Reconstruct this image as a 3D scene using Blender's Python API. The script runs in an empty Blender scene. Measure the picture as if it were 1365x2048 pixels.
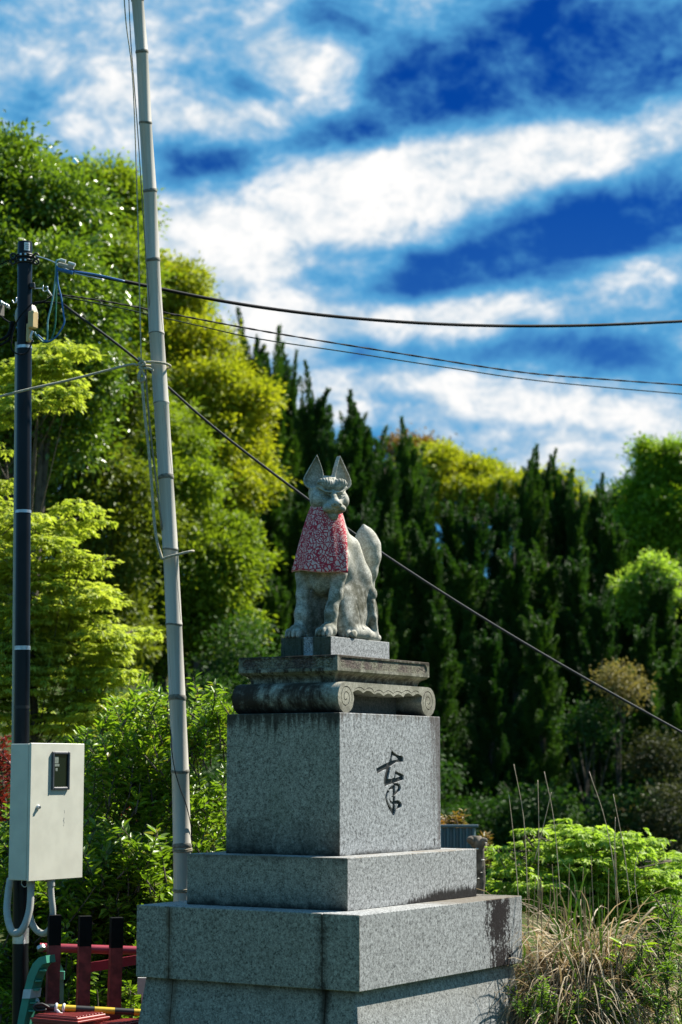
import bpy, bmesh, math, random
import numpy as np
from mathutils import Vector, Matrix
from mathutils.geometry import delaunay_2d_cdt

# ---------------------------------------------------------------- camera, sky, sun, exposure
SC = bpy.context.scene
COL = SC.collection
EYE = 1.70                                   # camera height; pixel helper below uses the calibrated lens
FPX, PITCH, AZ = 3949.3, math.radians(7.389), math.radians(32.0)
cam_d = bpy.data.cameras.new('camera')
cam_d.sensor_fit = 'VERTICAL'; cam_d.sensor_height = 36.0; cam_d.sensor_width = 24.0
cam_d.lens = FPX * 36.0 / 2048.0
cam_d.clip_start = 0.1; cam_d.clip_end = 3000
cam_d.dof.use_dof = True; cam_d.dof.focus_distance = 12.1; cam_d.dof.aperture_fstop = 2.4
cam_d.dof.aperture_blades = 0
cam = bpy.data.objects.new('camera', cam_d); COL.objects.link(cam)
cam.location = (0, 0, EYE); cam.rotation_euler = (math.pi / 2 + PITCH, 0, 0)
SC.camera = cam

SUN_AZ, SUN_EL = math.radians(58), math.radians(49)     # azimuth measured from +Y (view direction) towards +X
SUNV = Vector((math.sin(SUN_AZ) * math.cos(SUN_EL), math.cos(SUN_AZ) * math.cos(SUN_EL), math.sin(SUN_EL)))
sun_d = bpy.data.lights.new('sun', 'SUN'); sun_d.energy = 5.0; sun_d.angle = math.radians(0.5); sun_d.color = (1.0, 0.95, 0.86)
sun = bpy.data.objects.new('sun', sun_d); COL.objects.link(sun)
sun.rotation_euler = (-SUNV).to_track_quat('-Z', 'Y').to_euler(); sun.location = (20, 20, 40)

SC.view_settings.view_transform = 'Standard'; SC.view_settings.look = 'None'
SC.view_settings.gamma = 1.0; SC.view_settings.exposure = 1.25; SC.view_settings.use_curve_mapping = False
SC.cycles.max_bounces = 8; SC.cycles.transparent_max_bounces = 8
SC.cycles.sample_clamp_indirect = 6.0

# ---------------------------------------------------------------- node helper
class S:
    """A node socket with arithmetic."""
    def __init__(s, nt, k): s.nt, s.k = nt, k
    def _m(s, op, o=None, p=None, cl=False):
        n = s.nt.nodes.new('ShaderNodeMath'); n.operation = op; n.use_clamp = cl
        for i, q in enumerate((s, o, p)):
            if q is None: continue
            if isinstance(q, S): s.nt.links.new(q.k, n.inputs[i])
            else: n.inputs[i].default_value = q
        return S(s.nt, n.outputs[0])
    def __add__(s, o): return s._m('ADD', o)
    __radd__ = __add__
    def __mul__(s, o): return s._m('MULTIPLY', o)
    __rmul__ = __mul__
    def __sub__(s, o): return s._m('SUBTRACT', o)
    def __rsub__(s, o): return (s * -1) + o
    def __truediv__(s, o): return s._m('DIVIDE', o)
    def abs(s): return s._m('ABSOLUTE')
    def min(s, o): return s._m('MINIMUM', o)
    def max(s, o): return s._m('MAXIMUM', o)
    def gt(s, o): return s._m('GREATER_THAN', o)
    def pow(s, o): return s._m('POWER', o)
    def exp(s): return s._m('EXPONENT')
    def sin(s): return s._m('SINE')
    def clamp(s): return s._m('ADD', 0.0, cl=True)
    def ss(s, a, b):
        n = s.nt.nodes.new('ShaderNodeMapRange'); n.interpolation_type = 'SMOOTHSTEP'
        s.nt.links.new(s.k, n.inputs[0]); n.inputs[1].default_value = a; n.inputs[2].default_value = b
        n.inputs[3].default_value = 0; n.inputs[4].default_value = 1
        if a > b:
            n.inputs[1].default_value = b; n.inputs[2].default_value = a; n.inputs[3].default_value = 1; n.inputs[4].default_value = 0
        return S(s.nt, n.outputs[0])
class NT:
    def __init__(s, nt): s.nt = nt
    def new(s, t): return s.nt.nodes.new(t)
    def link(s, a, b): s.nt.links.new(a.k if isinstance(a, S) else a, b)
    def coord(s, out='Object'):
        return S(s.nt, s.new('ShaderNodeTexCoord').outputs[out])
    def sep(s, v):
        n = s.new('ShaderNodeSeparateXYZ'); s.link(v, n.inputs[0]); return [S(s.nt, o) for o in n.outputs]
    def comb(s, x, y, z):
        n = s.new('ShaderNodeCombineXYZ')
        for i, q in enumerate((x, y, z)):
            if isinstance(q, S): s.link(q, n.inputs[i])
            else: n.inputs[i].default_value = q
        return S(s.nt, n.outputs[0])
    def noise(s, v, scale, detail=4, rough=0.55, dist=0.0):
        n = s.new('ShaderNodeTexNoise'); s.link(v, n.inputs['Vector'])
        n.inputs['Scale'].default_value = scale; n.inputs['Detail'].default_value = detail
        n.inputs['Roughness'].default_value = rough; n.inputs['Distortion'].default_value = dist
        return S(s.nt, n.outputs[0])
    def voro(s, v, scale, feat='F1', out='Distance', rnd=1.0):
        n = s.new('ShaderNodeTexVoronoi'); n.feature = feat; s.link(v, n.inputs['Vector'])
        n.inputs['Scale'].default_value = scale; n.inputs['Randomness'].default_value = rnd
        return S(s.nt, n.outputs[out])
    def island(s):
        return S(s.nt, s.new('ShaderNodeNewGeometry').outputs['Random Per Island'])
    def objrand(s):
        return S(s.nt, s.new('ShaderNodeObjectInfo').outputs['Random'])
    def mix(s, f, a, b, mode='MIX'):
        n = s.new('ShaderNodeMix'); n.data_type = 'RGBA'; n.blend_type = mode; n.clamp_factor = True
        for q, sk in ((f, n.inputs[0]), (a, n.inputs[6]), (b, n.inputs[7])):
            if isinstance(q, S): s.link(q, sk)
            elif isinstance(q, (int, float)): sk.default_value = q
            else: sk.default_value = (*q, 1)
        return S(s.nt, n.outputs[2])
    def ramp(s, f, stops):
        n = s.new('ShaderNodeValToRGB'); s.link(f, n.inputs[0]); e = n.color_ramp.elements
        while len(e) < len(stops): e.new(0.5)
        for q, (p, c) in zip(e, stops): q.position = p; q.color = (*c, 1)
        return S(s.nt, n.outputs[0])
    def bump(s, h, strength=0.3, dist=0.01):
        n = s.new('ShaderNodeBump'); s.link(h, n.inputs['Height']); n.inputs['Strength'].default_value = strength
        n.inputs['Distance'].default_value = dist; return S(s.nt, n.outputs[0])

def new_mat(name):
    m = bpy.data.materials.new(name); m.use_nodes = True
    t = NT(m.node_tree); b = m.node_tree.nodes['Principled BSDF']
    return m, t, b
def setc(t, sock, c):
    if isinstance(c, S): t.link(c, sock)
    else: sock.default_value = (*c, 1) if len(sock.default_value) == 4 else c
def mat(name, col, rough=0.6, metal=0.0, spec=0.5, var=0.12, scale=30.0, bump=0.0):
    m, t, b = new_mat(name)
    n = t.noise(t.coord(), scale, 4)
    c = t.mix(n.ss(0.3, 0.7), tuple(x * (1 - var) for x in col), tuple(min(1, x * (1 + var)) for x in col))
    t.link(c, b.inputs['Base Color']); b.inputs['Roughness'].default_value = rough
    b.inputs['Metallic'].default_value = metal; b.inputs['Specular IOR Level'].default_value = spec
    if bump: t.link(t.bump(n, bump, 0.004), b.inputs['Normal'])
    return m

# ---------------------------------------------------------------- world: Nishita sky with broken cloud
w = bpy.data.worlds.new('World'); SC.world = w; w.use_nodes = True
wt = NT(w.node_tree); bg = w.node_tree.nodes['Background']
sky = wt.new('ShaderNodeTexSky'); sky.sky_type = 'NISHITA'; sky.sun_disc = False
sky.sun_elevation = SUN_EL; sky.sun_rotation = SUN_AZ
sky.air_density = 1.0; sky.dust_density = 0.2; sky.ozone_density = 3.0
gen = wt.coord('Generated')
dx, dy, dz = wt.sep(gen)
hs = wt.new('ShaderNodeHueSaturation'); hs.inputs['Saturation'].default_value = 1.4; hs.inputs['Value'].default_value = 0.56
wt.link(sky.outputs[0], hs.inputs['Color'])
blue = wt.mix(1.0, S(wt.nt, hs.outputs[0]), (0.04, 0.34, 0.85), 'MULTIPLY')
# cloud field: fractal noise on the sky direction, plus cloud banks given as bearings (a = tan azimuth, e = tan elevation)
ys = dy.abs().max(0.05)
A_, E_ = dx / ys, dz / ys
front = dy.gt(0.0)
n_big = wt.noise(wt.comb(dx * 1.0, dy * 1.0, dz * 1.8), 7.0, 6, 0.6, 0.3)
n_fine = wt.noise(wt.comb(dx * 1.0 + dz * .4, dy * 1.0, dz * 1.7 - dx * .25), 19.0, 9, 0.66, 0.35)
n_tex = wt.noise(wt.comb(dx * 1.0, dy * 1.0, dz * 1.4), 55.0, 6, 0.65, 0.4)
def bearing(px, py):
    a = (px - 682.5) / FPX; b = (1024 - py) / FPX
    Y = math.cos(PITCH) - b * math.sin(PITCH); Z = math.sin(PITCH) + b * math.cos(PITCH)
    return a / Y, Z / Y
BANKS = [  # px, py, half width, half height, tilt (deg, up to the right), weight
    (150, 120, 420, 210, 5, .30), (560, 90, 60, 90, 0, .3), (640, 150, 110, 80, 30, .40), (880, 60, 110, 50, -15, .36), (430, 240, 130, 40, 5, .34),
    (640, 420, 330, 110, 10, .55), (400, 520, 220, 90, 0, .40), (1150, 300, 300, 68, 9, .60), (900, 330, 160, 70, 10, .35),
    (680, 530, 180, 50, 8, .22), (980, 610, 430, 44, 5, .45), (1290, 530, 90, 26, 15, .28), (700, 640, 300, 40, 0, .25),
    (900, 800, 420, 80, -4, .48), (1200, 840, 260, 50, -3, .3), (1350, 690, 70, 40, 0, .4), (1130, 930, 200, 50, -5, .35),
    (1180, 110, 300, 110, 5, -.75), (760, 190, 190, 70, 5, -.42), (660, 40, 110, 50, -10, -.45), (430, 330, 125, 55, -10, -.62),
    (700, 270, 140, 34, 8, -.45), (1120, 470, 330, 70, 14, -.75), (860, 560, 120, 34, 12, -.55), (640, 500, 70, 22, 0, -.30),
    (620, 560, 60, 26, 0, -.28), (1150, 700, 260, 34, 0, -.42), (520, 185, 60, 26, -20, -.42), (880, 720, 150, 22, -3, -.2),
    (980, 140, 90, 40, 10, .12), (1000, 330, 30, 12, 0, -.3), (1040, 850, 120, 14, 0, -.28), (1310, 590, 70, 24, 0, -.3), (60, 210, 70, 40, 10, -.25), (360, 140, 60, 16, 0, -.15)]
field = None
for px, py, hw, hh, tilt, wgt in BANKS:
    a0, e0 = bearing(px, py); r = math.radians(tilt); c, s_ = math.cos(r), math.sin(r)
    da = A_ - a0; de = E_ - e0
    p = (da * c + de * s_) * (FPX / hw); q = (de * c - da * s_) * (FPX / hh)
    g = ((p * p + q * q) * -0.7).exp() * wgt
    field = g if field is None else field + g
field = (field * front).max(-0.46).min(0.62)
dens = (n_big - 0.5) * 1.1 + (n_fine - 0.5) * 2.0 + (n_tex - 0.5) * 0.75 + field * 1.3 + 0.30
azure = dens.ss(-0.35, 0.52)
white = dens.ss(0.28, 1.05)
blue = wt.mix(E_.ss(0.34, 0.10) * 0.35, blue, (0.7, 2.4, 4.6))
mid = wt.mix(azure, blue, (0.75, 3.0, 5.4))
cl_col = wt.mix((dens + (n_tex - 0.5) * 1.8 + (n_fine - .5) * 1.2).ss(0.30, 1.55), (4.3, 5.2, 6.0), (7.9, 7.8, 7.7))
skycol = wt.mix(white, mid, cl_col)
wt.link(skycol, bg.inputs['Color']); bg.inputs['Strength'].default_value = 0.055
w.cycles.sampling_method = 'MANUAL'; w.cycles.sample_map_resolution = 256

# ---------------------------------------------------------------- geometry helpers
def ray(px, py):
    a = (px - 682.5) / FPX; b = (1024 - py) / FPX
    return Vector((a, math.cos(PITCH) - b * math.sin(PITCH), math.sin(PITCH) + b * math.cos(PITCH)))
def P(px, py, Y):
    d = ray(px, py); return Vector((0, 0, EYE)) + d * (Y / d.y)
def mpp(Y): return Y / math.cos(PITCH) / FPX            # metres per photo pixel near depth Y

def tag(o, label=None, cat=None, group=None, kind=None):
    for k, v in (('label', label), ('category', cat), ('group', group), ('kind', kind)):
        if v: o[k] = v
    return o
def empty(name, loc=(0, 0, 0), rz=0.0, label=None, cat=None, group=None):
    o = bpy.data.objects.new(name, None); COL.objects.link(o); o.location = loc; o.rotation_euler = (0, 0, rz)
    o.empty_display_size = 0.1
    return tag(o, label, cat, group)
def link(name, me, mats, parent=None, smooth=False, loc=None):
    o = bpy.data.objects.new(name, me); COL.objects.link(o)
    if me and not me.materials:
        for m in (mats if isinstance(mats, (list, tuple)) else [mats]): me.materials.append(m)
    if parent: o.parent = parent
    if loc is not None: o.location = loc
    if smooth: me.polygons.foreach_set('use_smooth', [True] * len(me.polygons))
    return o
def mesh_arrays(name, co, loops, starts, totals, midx=None):
    me = bpy.data.meshes.new(name); n = len(co)
    me.vertices.add(n); me.vertices.foreach_set('co', np.ascontiguousarray(co, np.float32).ravel())
    me.loops.add(len(loops)); me.loops.foreach_set('vertex_index', np.ascontiguousarray(loops, np.int32))
    me.polygons.add(len(starts)); me.polygons.foreach_set('loop_start', np.ascontiguousarray(starts, np.int32))
    me.polygons.foreach_set('loop_total', np.ascontiguousarray(totals, np.int32))
    if midx is not None: me.polygons.foreach_set('material_index', np.ascontiguousarray(midx, np.int32))
    me.update(calc_edges=True); me.validate()
    return me
class MB:
    """Mesh builder: collects verts and faces, builds ONE mesh."""
    def __init__(s): s.v = []; s.f = []; s.m = []
    def add(s, vs, fs, mi=0):
        b = len(s.v); s.v += [tuple(q) for q in vs]; s.f += [tuple(b + i for i in f) for f in fs]; s.m += [mi] * len(fs); return s
    def box(s, c, h, bev=0.0, M=None, mi=0):
        bm = bmesh.new(); bmesh.ops.create_cube(bm, size=2.0)
        for q in bm.verts: q.co = Vector((q.co.x * h[0], q.co.y * h[1], q.co.z * h[2]))
        if bev: bmesh.ops.bevel(bm, geom=bm.edges[:], offset=bev, segments=1, affect='EDGES', profile=0.5)
        vs = [(q.co + Vector(c)) for q in bm.verts]
        if M is not None: vs = [M @ q for q in vs]
        bm.verts.index_update(); s.add(vs, [[q.index for q in f.verts] for f in bm.faces], mi); bm.free(); return s
    def rings(s, rings, cap=True, closed=True, mi=0):
        n = len(rings[0]); vs = [q for r in rings for q in r]; fs = []
        for i in range(len(rings) - 1):
            for j in range(n if closed else n - 1):
                k = (j + 1) % n; fs.append((i * n + j, i * n + k, (i + 1) * n + k, (i + 1) * n + j))
        if cap: fs.append(tuple(range(n - 1, -1, -1))); fs.append(tuple((len(rings) - 1) * n + j for j in range(n)))
        return s.add(vs, fs, mi)
    def tube(s, pts, rad, sides=8, cap=True, mi=0):
        pts = [Vector(p) for p in pts]; rr = rad if isinstance(rad, (list, tuple)) else [rad] * len(pts)
        up = None; R = []
        for i, p in enumerate(pts):
            t = (pts[min(i + 1, len(pts) - 1)] - pts[max(i - 1, 0)]).normalized()
            if up is None:
                up = Vector((0, 0, 1)) if abs(t.z) < 0.9 else Vector((1, 0, 0))
            a = (up - t * up.dot(t)).normalized(); up = a; b = t.cross(a)
            R.append([p + (a * math.cos(2 * math.pi * k / sides) + b * math.sin(2 * math.pi * k / sides)) * rr[i] for k in range(sides)])
        return s.rings(R, cap, True, mi)
    def torus(s, c, R, r, axis=(0, 0, 1), n=20, m=7, mi=0, sy=1.0):
        ax = Vector(axis).normalized(); q = ax.to_track_quat('Z', 'Y').to_matrix(); rings = []
        for i in range(n + 1):
            a = 2 * math.pi * i / n; d = q @ Vector((math.cos(a), math.sin(a) * sy, 0)); ct = Vector(c) + d * R
            rings.append([ct + (d * math.cos(2 * math.pi * k / m) + ax * math.sin(2 * math.pi * k / m)) * r for k in range(m)])
        return s.rings(rings, False, True, mi)
    def lathe(s, prof, c=(0, 0, 0), n=20, M=None, mi=0):
        rings = [[Vector((r * math.cos(2 * math.pi * k / n), r * math.sin(2 * math.pi * k / n), z)) for k in range(n)] for r, z in prof]
        rings = [[(M @ q if M is not None else q) + Vector(c) for q in r] for r in rings]
        return s.rings(rings, True, True, mi)
    def build(s, name, mats, parent=None, smooth=False, loc=None, angle=None):
        me = bpy.data.meshes.new(name); me.from_pydata(s.v, [], s.f); me.polygons.foreach_set('material_index', s.m); me.update()
        bm = bmesh.new(); bm.from_mesh(me); bmesh.ops.recalc_face_normals(bm, faces=bm.faces[:]); bm.to_mesh(me); bm.free()
        o = link(name, me, mats, parent, smooth, loc)
        if smooth and angle: me.set_sharp_from_angle(angle=math.radians(angle))
        return o
def spline(pts, n=8):
    """Catmull-Rom through the points."""
    p = [Vector(q) for q in pts]; p = [p[0] * 2 - p[1]] + p + [p[-1] * 2 - p[-2]]; out = []
    for i in range(1, len(p) - 2):
        for k in range(n):
            t = k / n; a, b, c, d = p[i - 1], p[i], p[i + 1], p[i + 2]
            out.append(0.5 * ((2 * b) + (c - a) * t + (2 * a - 5 * b + 4 * c - d) * t * t + (3 * b - a - 3 * c + d) * t ** 3))
    return out + [p[-2]]
def inside(pt, poly):
    x, y = pt; r = False; j = len(poly) - 1
    for i in range(len(poly)):
        xi, yi = poly[i]; xj, yj = poly[j]
        if (yi > y) != (yj > y) and x < (xj - xi) * (y - yi) / (yj - yi) + xi: r = not r
        j = i
    return r
def carve(mb, outer, holes, depth, fn, mi_face=0, mi_floor=1):
    """A flat face with carved shapes: outer and holes are 2D polygons, fn(x, y, d) gives the 3D point d behind the face."""
    vs = []; es = []
    for poly in [outer] + holes:
        b = len(vs); vs += [Vector(q) for q in poly]; es += [(b + i, b + (i + 1) % len(poly)) for i in range(len(poly))]
    V, Ed, F, _, _, _ = delaunay_2d_cdt(vs, es, [], 0, 1e-5)
    cls = []
    for f in F:
        c = sum((V[i] for i in f), Vector((0, 0))) / len(f)
        if not inside(c, outer): cls.append(-1)
        else: cls.append(1 if any(inside(c, h) for h in holes) else 0)
    top = [fn(v.x, v.y, 0) for v in V]; bot = [fn(v.x, v.y, depth) for v in V]; n = len(V)
    b = len(mb.v); mb.v += [tuple(q) for q in top + bot]; edge = {}
    for f, c in zip(F, cls):
        if c < 0: continue
        mb.f.append(tuple(b + i + (n if c else 0) for i in f)); mb.m.append(mi_floor if c else mi_face)
        for i in range(len(f)):
            k = (f[i], f[(i + 1) % len(f)]); edge.setdefault(tuple(sorted(k)), []).append(c)
    for (i, j), c in edge.items():
        if sorted(c) == [0, 1]:
            mb.f.append((b + i, b + j, b + n + j, b + n + i)); mb.m.append(mi_face)
def stroke(pts, wid, n=6):
    """2D brush stroke polygon from centre points and widths."""
    q = spline([Vector((x, y, 0)) for x, y in pts], n); ws = spline([Vector((x, 0, 0)) for x in wid], n)
    L = []; R = []
    for i in range(len(q)):
        t = (q[min(i + 1, len(q) - 1)] - q[max(i - 1, 0)]); t = t / max(t.length, 1e-9); h = max(ws[i].x, 1e-4) / 2
        L.append((q[i].x - t.y * h, q[i].y + t.x * h)); R.append((q[i].x + t.y * h, q[i].y - t.x * h))
    return L + R[::-1]
# ---------------------------------------------------------------- ground and hill
def ground_z(x, y):
    t = min(1, max(0, (y - 30) / 55)); t = t * t * (3 - 2 * t)
    return -0.35 + t * 8.5 + 0.10 * math.sin(x * 0.7) * math.sin(y * 0.45) * min(1, max(0, (y - 14) / 6))
gm, t, b = new_mat('earth_and_litter')
co = t.coord(); n1 = t.noise(co, 0.9, 8); n2 = t.noise(co, 14, 6)
t.link(t.mix(n1.ss(.4, .6), t.mix(n2, (.035, .045, .015), (.08, .07, .035)), t.mix(n2, (.03, .055, .012), (.06, .09, .02))), b.inputs['Base Color'])
b.inputs['Specular IOR Level'].default_value = 0.05; b.inputs['Roughness'].default_value = 0.95; t.link(t.bump(n2, 0.6, 0.05), b.inputs['Normal'])
mb = MB()
xs = [-600, -300, -150, -80] + [-50 + 2 * i for i in range(51)] + [80, 150, 300, 600]
ysl = [-300, -100, -40] + [-20 + 2 * i for i in range(61)] + [120, 160, 220, 320, 480, 900]
mb.add([(x, y, ground_z(x, y)) for y in ysl for x in xs],
       [(j * len(xs) + i, j * len(xs) + i + 1, (j + 1) * len(xs) + i + 1, (j + 1) * len(xs) + i) for j in range(len(ysl) - 1) for i in range(len(xs) - 1)])
tag(mb.build('ground', gm, smooth=True), kind='structure')

# ---------------------------------------------------------------- stone
def granite(name, stains_shading=None, base=(.31, .315, .307), tint=(1, 1, 1), moss=0.0, speck=1.0, rough=0.8, bumpk=0.25):
    """Speckled granite; stains_shading(t, x, y, z, co) returns [(mask, colour)] of dirt, plus shade and light-offsetting tints put into the colour."""
    m, t, b = new_mat(name); co = t.coord(); x, y, z = t.sep(co)
    s1 = t.noise(co, 105, 3, .75); s2 = t.noise(co, 44, 3, .65); big = t.noise(co, 2.3, 5)
    v = s1 * .62 + s2 * .38
    lo, hi = 1 - .8 * speck, 1 + .5 * speck
    g = t.ramp(v, [(.38, tuple(q * lo for q in base)), (.46, tuple(q * .70 for q in base)), (.53, base), (.62, tuple(min(1, q * hi) for q in base))])
    g = t.mix(big.ss(.35, .7) * .25, g, t.mix(.5, g, tuple(q * .6 for q in base)))
    g = t.mix(1.0, g, tint, 'MULTIPLY')
    if moss:
        mk = t.noise(co, 7, 6, .65).ss(.46, .66) * moss
        g = t.mix(mk, g, t.mix(s2.ss(.35, .65), (.06, .065, .03), (.13, .125, .065)))
    for msk, c in (stains_shading(t, x, y, z, co) if stains_shading else []):
        g = t.mix(msk.clamp(), g, c[1], 'MULTIPLY') if c[0] == 'mul' else t.mix(msk.clamp(), g, c)
    t.link(g, b.inputs['Base Color']); b.inputs['Roughness'].default_value = rough; b.inputs['Specular IOR Level'].default_value = .1
    t.link(t.bump(s1 * .6 + s2 * .4, bumpk, .003), b.inputs['Normal'])
    return m
def streak(t, h, z, fh, fz, det=5):     # vertical run marks: fine across, long along z
    return t.noise(t.comb(h * fh, 0.37, z * fz), 1.0, det, .7)
BLK, BRN = (.010, .009, .008), (.05, .036, .024)
PED = empty('stone_pedestal', (-.031, 12.4, 0), -AZ, 'tall stepped grey granite pedestal with a carved black character and scroll-ended cap', 'pedestal')
def st_block(t, x, y, z, co):
    left = y.ss(-.600, -.606); right = x.ss(.400, .4045)
    k = streak(t, x, z, 26, 2.2); k2 = streak(t, y, z, 34, 2.6); n = t.noise(co, 9, 6, .65)
    top = left * ((z - 2.025) * 4.5 + k * 2.1 + n * .6 - .68).ss(.05, .6) * .9
    lower = left * ((1.19 - z) * 1.9 + n * .9 + t.noise(co, 40, 4, .7) * .7).ss(.2, .85) * .75
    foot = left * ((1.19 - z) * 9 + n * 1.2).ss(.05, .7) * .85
    green = left * t.noise(co, 3, 4).ss(.45, .75) * .35
    rt = right * ((z - 2.025) * 7 + k2 * 2.1 - .6).ss(.2, .6) * .7
    rc = right * ((y - .6075) * 2.6 + (z - 2.025) * .45 + k2 * 1.6 + t.noise(co, 55, 4, .8) * .9 - .12).ss(.55, 1.05) * .75
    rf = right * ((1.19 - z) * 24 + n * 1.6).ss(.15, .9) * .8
    spot = right * (t.noise(co, 30, 4, .7) - ((y - .53) * (y - .53) + (z - 1.245) * (z - 1.245)) * 160).ss(.4, .5) * .85
    return [(left, ('mul', (.98, .88, .70))), (green, (.10, .115, .07)), (lower, (.052, .048, .036)), (top, (.035, .028, .02)), (foot, BLK), (rt, (.08, .065, .05)), (rc, (.075, .06, .055)), (rf, BLK), (spot, BLK)]  # left multiply: warm patina tint, painted in to offset blue sky fill
def st_step(t, x, y, z, co):
    left = y.ss(-.774, -.780); right = x.ss(.561, .566); up = z.ss(1.183, 1.189)
    k2 = streak(t, y, z, 60, 5); n = t.noise(co, 9, 6, .65); f = t.noise(co, 50, 4, .75)
    lo = left * ((.891 - z) * 3.2 + n * .8 + f * .5).ss(.2, .8) * .75
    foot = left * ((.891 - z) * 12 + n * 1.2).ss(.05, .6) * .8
    hi = left * ((z - 1.19) * 9 + n * 1.4).ss(.3, .8) * .6
    prof = (y + .35).ss(0, .7)
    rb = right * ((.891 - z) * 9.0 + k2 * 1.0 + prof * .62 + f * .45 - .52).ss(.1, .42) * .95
    dirt = up * t.noise(co, 5, 5, .6).ss(.42, .62) * .6
    rt = right * ((z - 1.19) * 16 + k2 * 1.2).ss(.35, .8) * .45
    return [(left, ('mul', (.90, .81, .64))), (lo, (.05, .052, .045)), (foot, BLK), (hi, (.06, .05, .04)), (rb, (.010, .008, .007)), (rt, (.1, .085, .06)), (dirt, (.16, .12, .075))]  # warm multiply on left counters the bluish skylight in the stone colour
def st_base(t, x, y, z, co):
    left = y.ss(-.985, -.992); right = x.ss(.770, .775); up = z.ss(.884, .890)
    k2 = streak(t, y, z, 46, 4); n = t.noise(co, 7, 6, .7); f = t.noise(co, 60, 4, .8)
    yy = (y - .68) / .19 + (z - .70) * .5
    blot = right * (1.0 - yy * yy * .8 + (n - .5) * 3.2 + (k2 - .5) * 2.6 + (f - .5) * 3.4).ss(.25, .7) * .97
    runs = right * (k2 * 1.0 + (z - .891) * 2.2 + (y - .1).ss(0, .7) * .35 - .25).ss(.35, .62) * .4
    dirt = up * (t.noise(co, 4, 5, .6) * .7 + (y + .4).ss(0, .9) * .45).ss(.42, .8) * .75
    dl = left * n.ss(.45, .75) * .42
    j1 = (x + .535).abs(); j2 = (x - .532).abs()
    rust = left * (j1.ss(.045, .0) * (n * 1.2).ss(.3, .7) * .8)
    rust2 = left * ((j2 - (n - .5) * .06).ss(.06, .0) * (f * .6 + n * .7).ss(.4, .75) * .95)
    spk = left * t.voro(co, 7).ss(.07, .04) * f.ss(.5, .55) * .8
    return [(left, ('mul', (.94, .86, .70))), (dl, (.10, .095, .07)), (runs, (.09, .085, .075)), (blot, (.012, .008, .008)), (dirt, (.11, .085, .055)), (rust, (.10, .07, .04)), (rust2, (.03, .022, .014)), (spk, BLK)]  # left face tinted warm in colour to cancel blue fill light
def st_foot(t, x, y, z, co):
    n = t.noise(co, 7, 6, .7); f = t.noise(co, 60, 4, .8); left = x.ss(.77, .70)
    j1 = (x + .535).abs(); j2 = (x - .532).abs()
    a = left * (j1 - (n - .5) * .05).ss(.07, .0) * .6; c = left * (j2 - (n - .5) * .08).ss(.06, .0) * .9
    top = ((z - .473) * 9 + n).ss(.1, .7) * .6
    return [(left, ('mul', (.94, .86, .70))), (n.ss(.45, .7) * .35, (.10, .095, .075)), (top * left, (.05, .045, .04)), (a, (.09, .06, .035)), (c, (.025, .02, .014))]  # warm left multiply: skylight correction put into the colour
def st_cap(t, x, y, z, co):
    n = t.noise(co, 6, 7, .7); n2 = t.noise(co, 16, 6, .75); up = z.ss(2.366, 2.369); h = t.comb(x * 24, y * 24, z * 3)
    k = t.noise(h, 1.0, 5, .7); right = x.ss(.30, .35)
    return [(n.ss(.38, .62) * .75, (.10, .10, .065)), ((n2 * .6 + k * .5).ss(.50, .64) * .88 * (1 - right * .5), (.022, .016, .012)), (((z - 2.37) * 24 + k * 2.4 - .4).ss(.1, .6) * .85, (.028, .019, .015)), (z.ss(2.262, 2.235) * n2.ss(.35, .6) * .6, (.05, .045, .03)), (up * n2 * .5, (.12, .1, .06))]
def st_table(t, x, y, z, co):
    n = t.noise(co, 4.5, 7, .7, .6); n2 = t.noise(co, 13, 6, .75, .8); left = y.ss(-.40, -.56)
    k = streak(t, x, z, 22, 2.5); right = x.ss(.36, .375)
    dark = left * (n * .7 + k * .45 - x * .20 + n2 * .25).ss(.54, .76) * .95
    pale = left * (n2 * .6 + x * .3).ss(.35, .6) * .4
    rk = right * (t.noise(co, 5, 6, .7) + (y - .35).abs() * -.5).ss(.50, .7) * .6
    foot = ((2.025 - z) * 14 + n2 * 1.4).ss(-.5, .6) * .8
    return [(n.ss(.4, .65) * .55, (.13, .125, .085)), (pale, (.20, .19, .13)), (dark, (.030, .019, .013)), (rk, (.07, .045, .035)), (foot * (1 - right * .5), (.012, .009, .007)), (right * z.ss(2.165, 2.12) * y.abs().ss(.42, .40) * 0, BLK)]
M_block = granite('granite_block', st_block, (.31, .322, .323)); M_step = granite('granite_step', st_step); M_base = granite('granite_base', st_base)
M_foot = granite('granite_foot', st_foot, (.30, .308, .304)); M_cap = granite('granite_cap', st_cap, (.31, .295, .235), speck=.5); M_table = granite('granite_table', st_table, (.37, .35, .28), speck=.35)
M_ink = mat('carved_black_paint', (.016, .017, .015), .55, var=.5, scale=60, bump=.4)
M_groove = mat('carved_groove', (.045, .04, .03), .9)
M_joint = mat('mortar', (.03, .024, .017), .95, bump=.5)
pm, t, b = new_mat('hammered_panel'); co = t.coord(); x, y, z = t.sep(co)
nz = t.noise(t.comb(x * 1.0, y * 1.0, z * 1.6), 70, 4, .7); st = t.noise(co, 6, 6, .7)
c = t.mix(st.ss(.4, .6), t.mix(nz.ss(.35, .65), (.06, .055, .03), (.26, .25, .18)), t.mix(nz.ss(.35, .65), (.025, .016, .012), (.12, .085, .07)))
t.link(c, b.inputs['Base Color']); b.inputs['Roughness'].default_value = .9; t.link(t.bump(nz, 1.0, .012), b.inputs['Normal']); M_panel = pm

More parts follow.
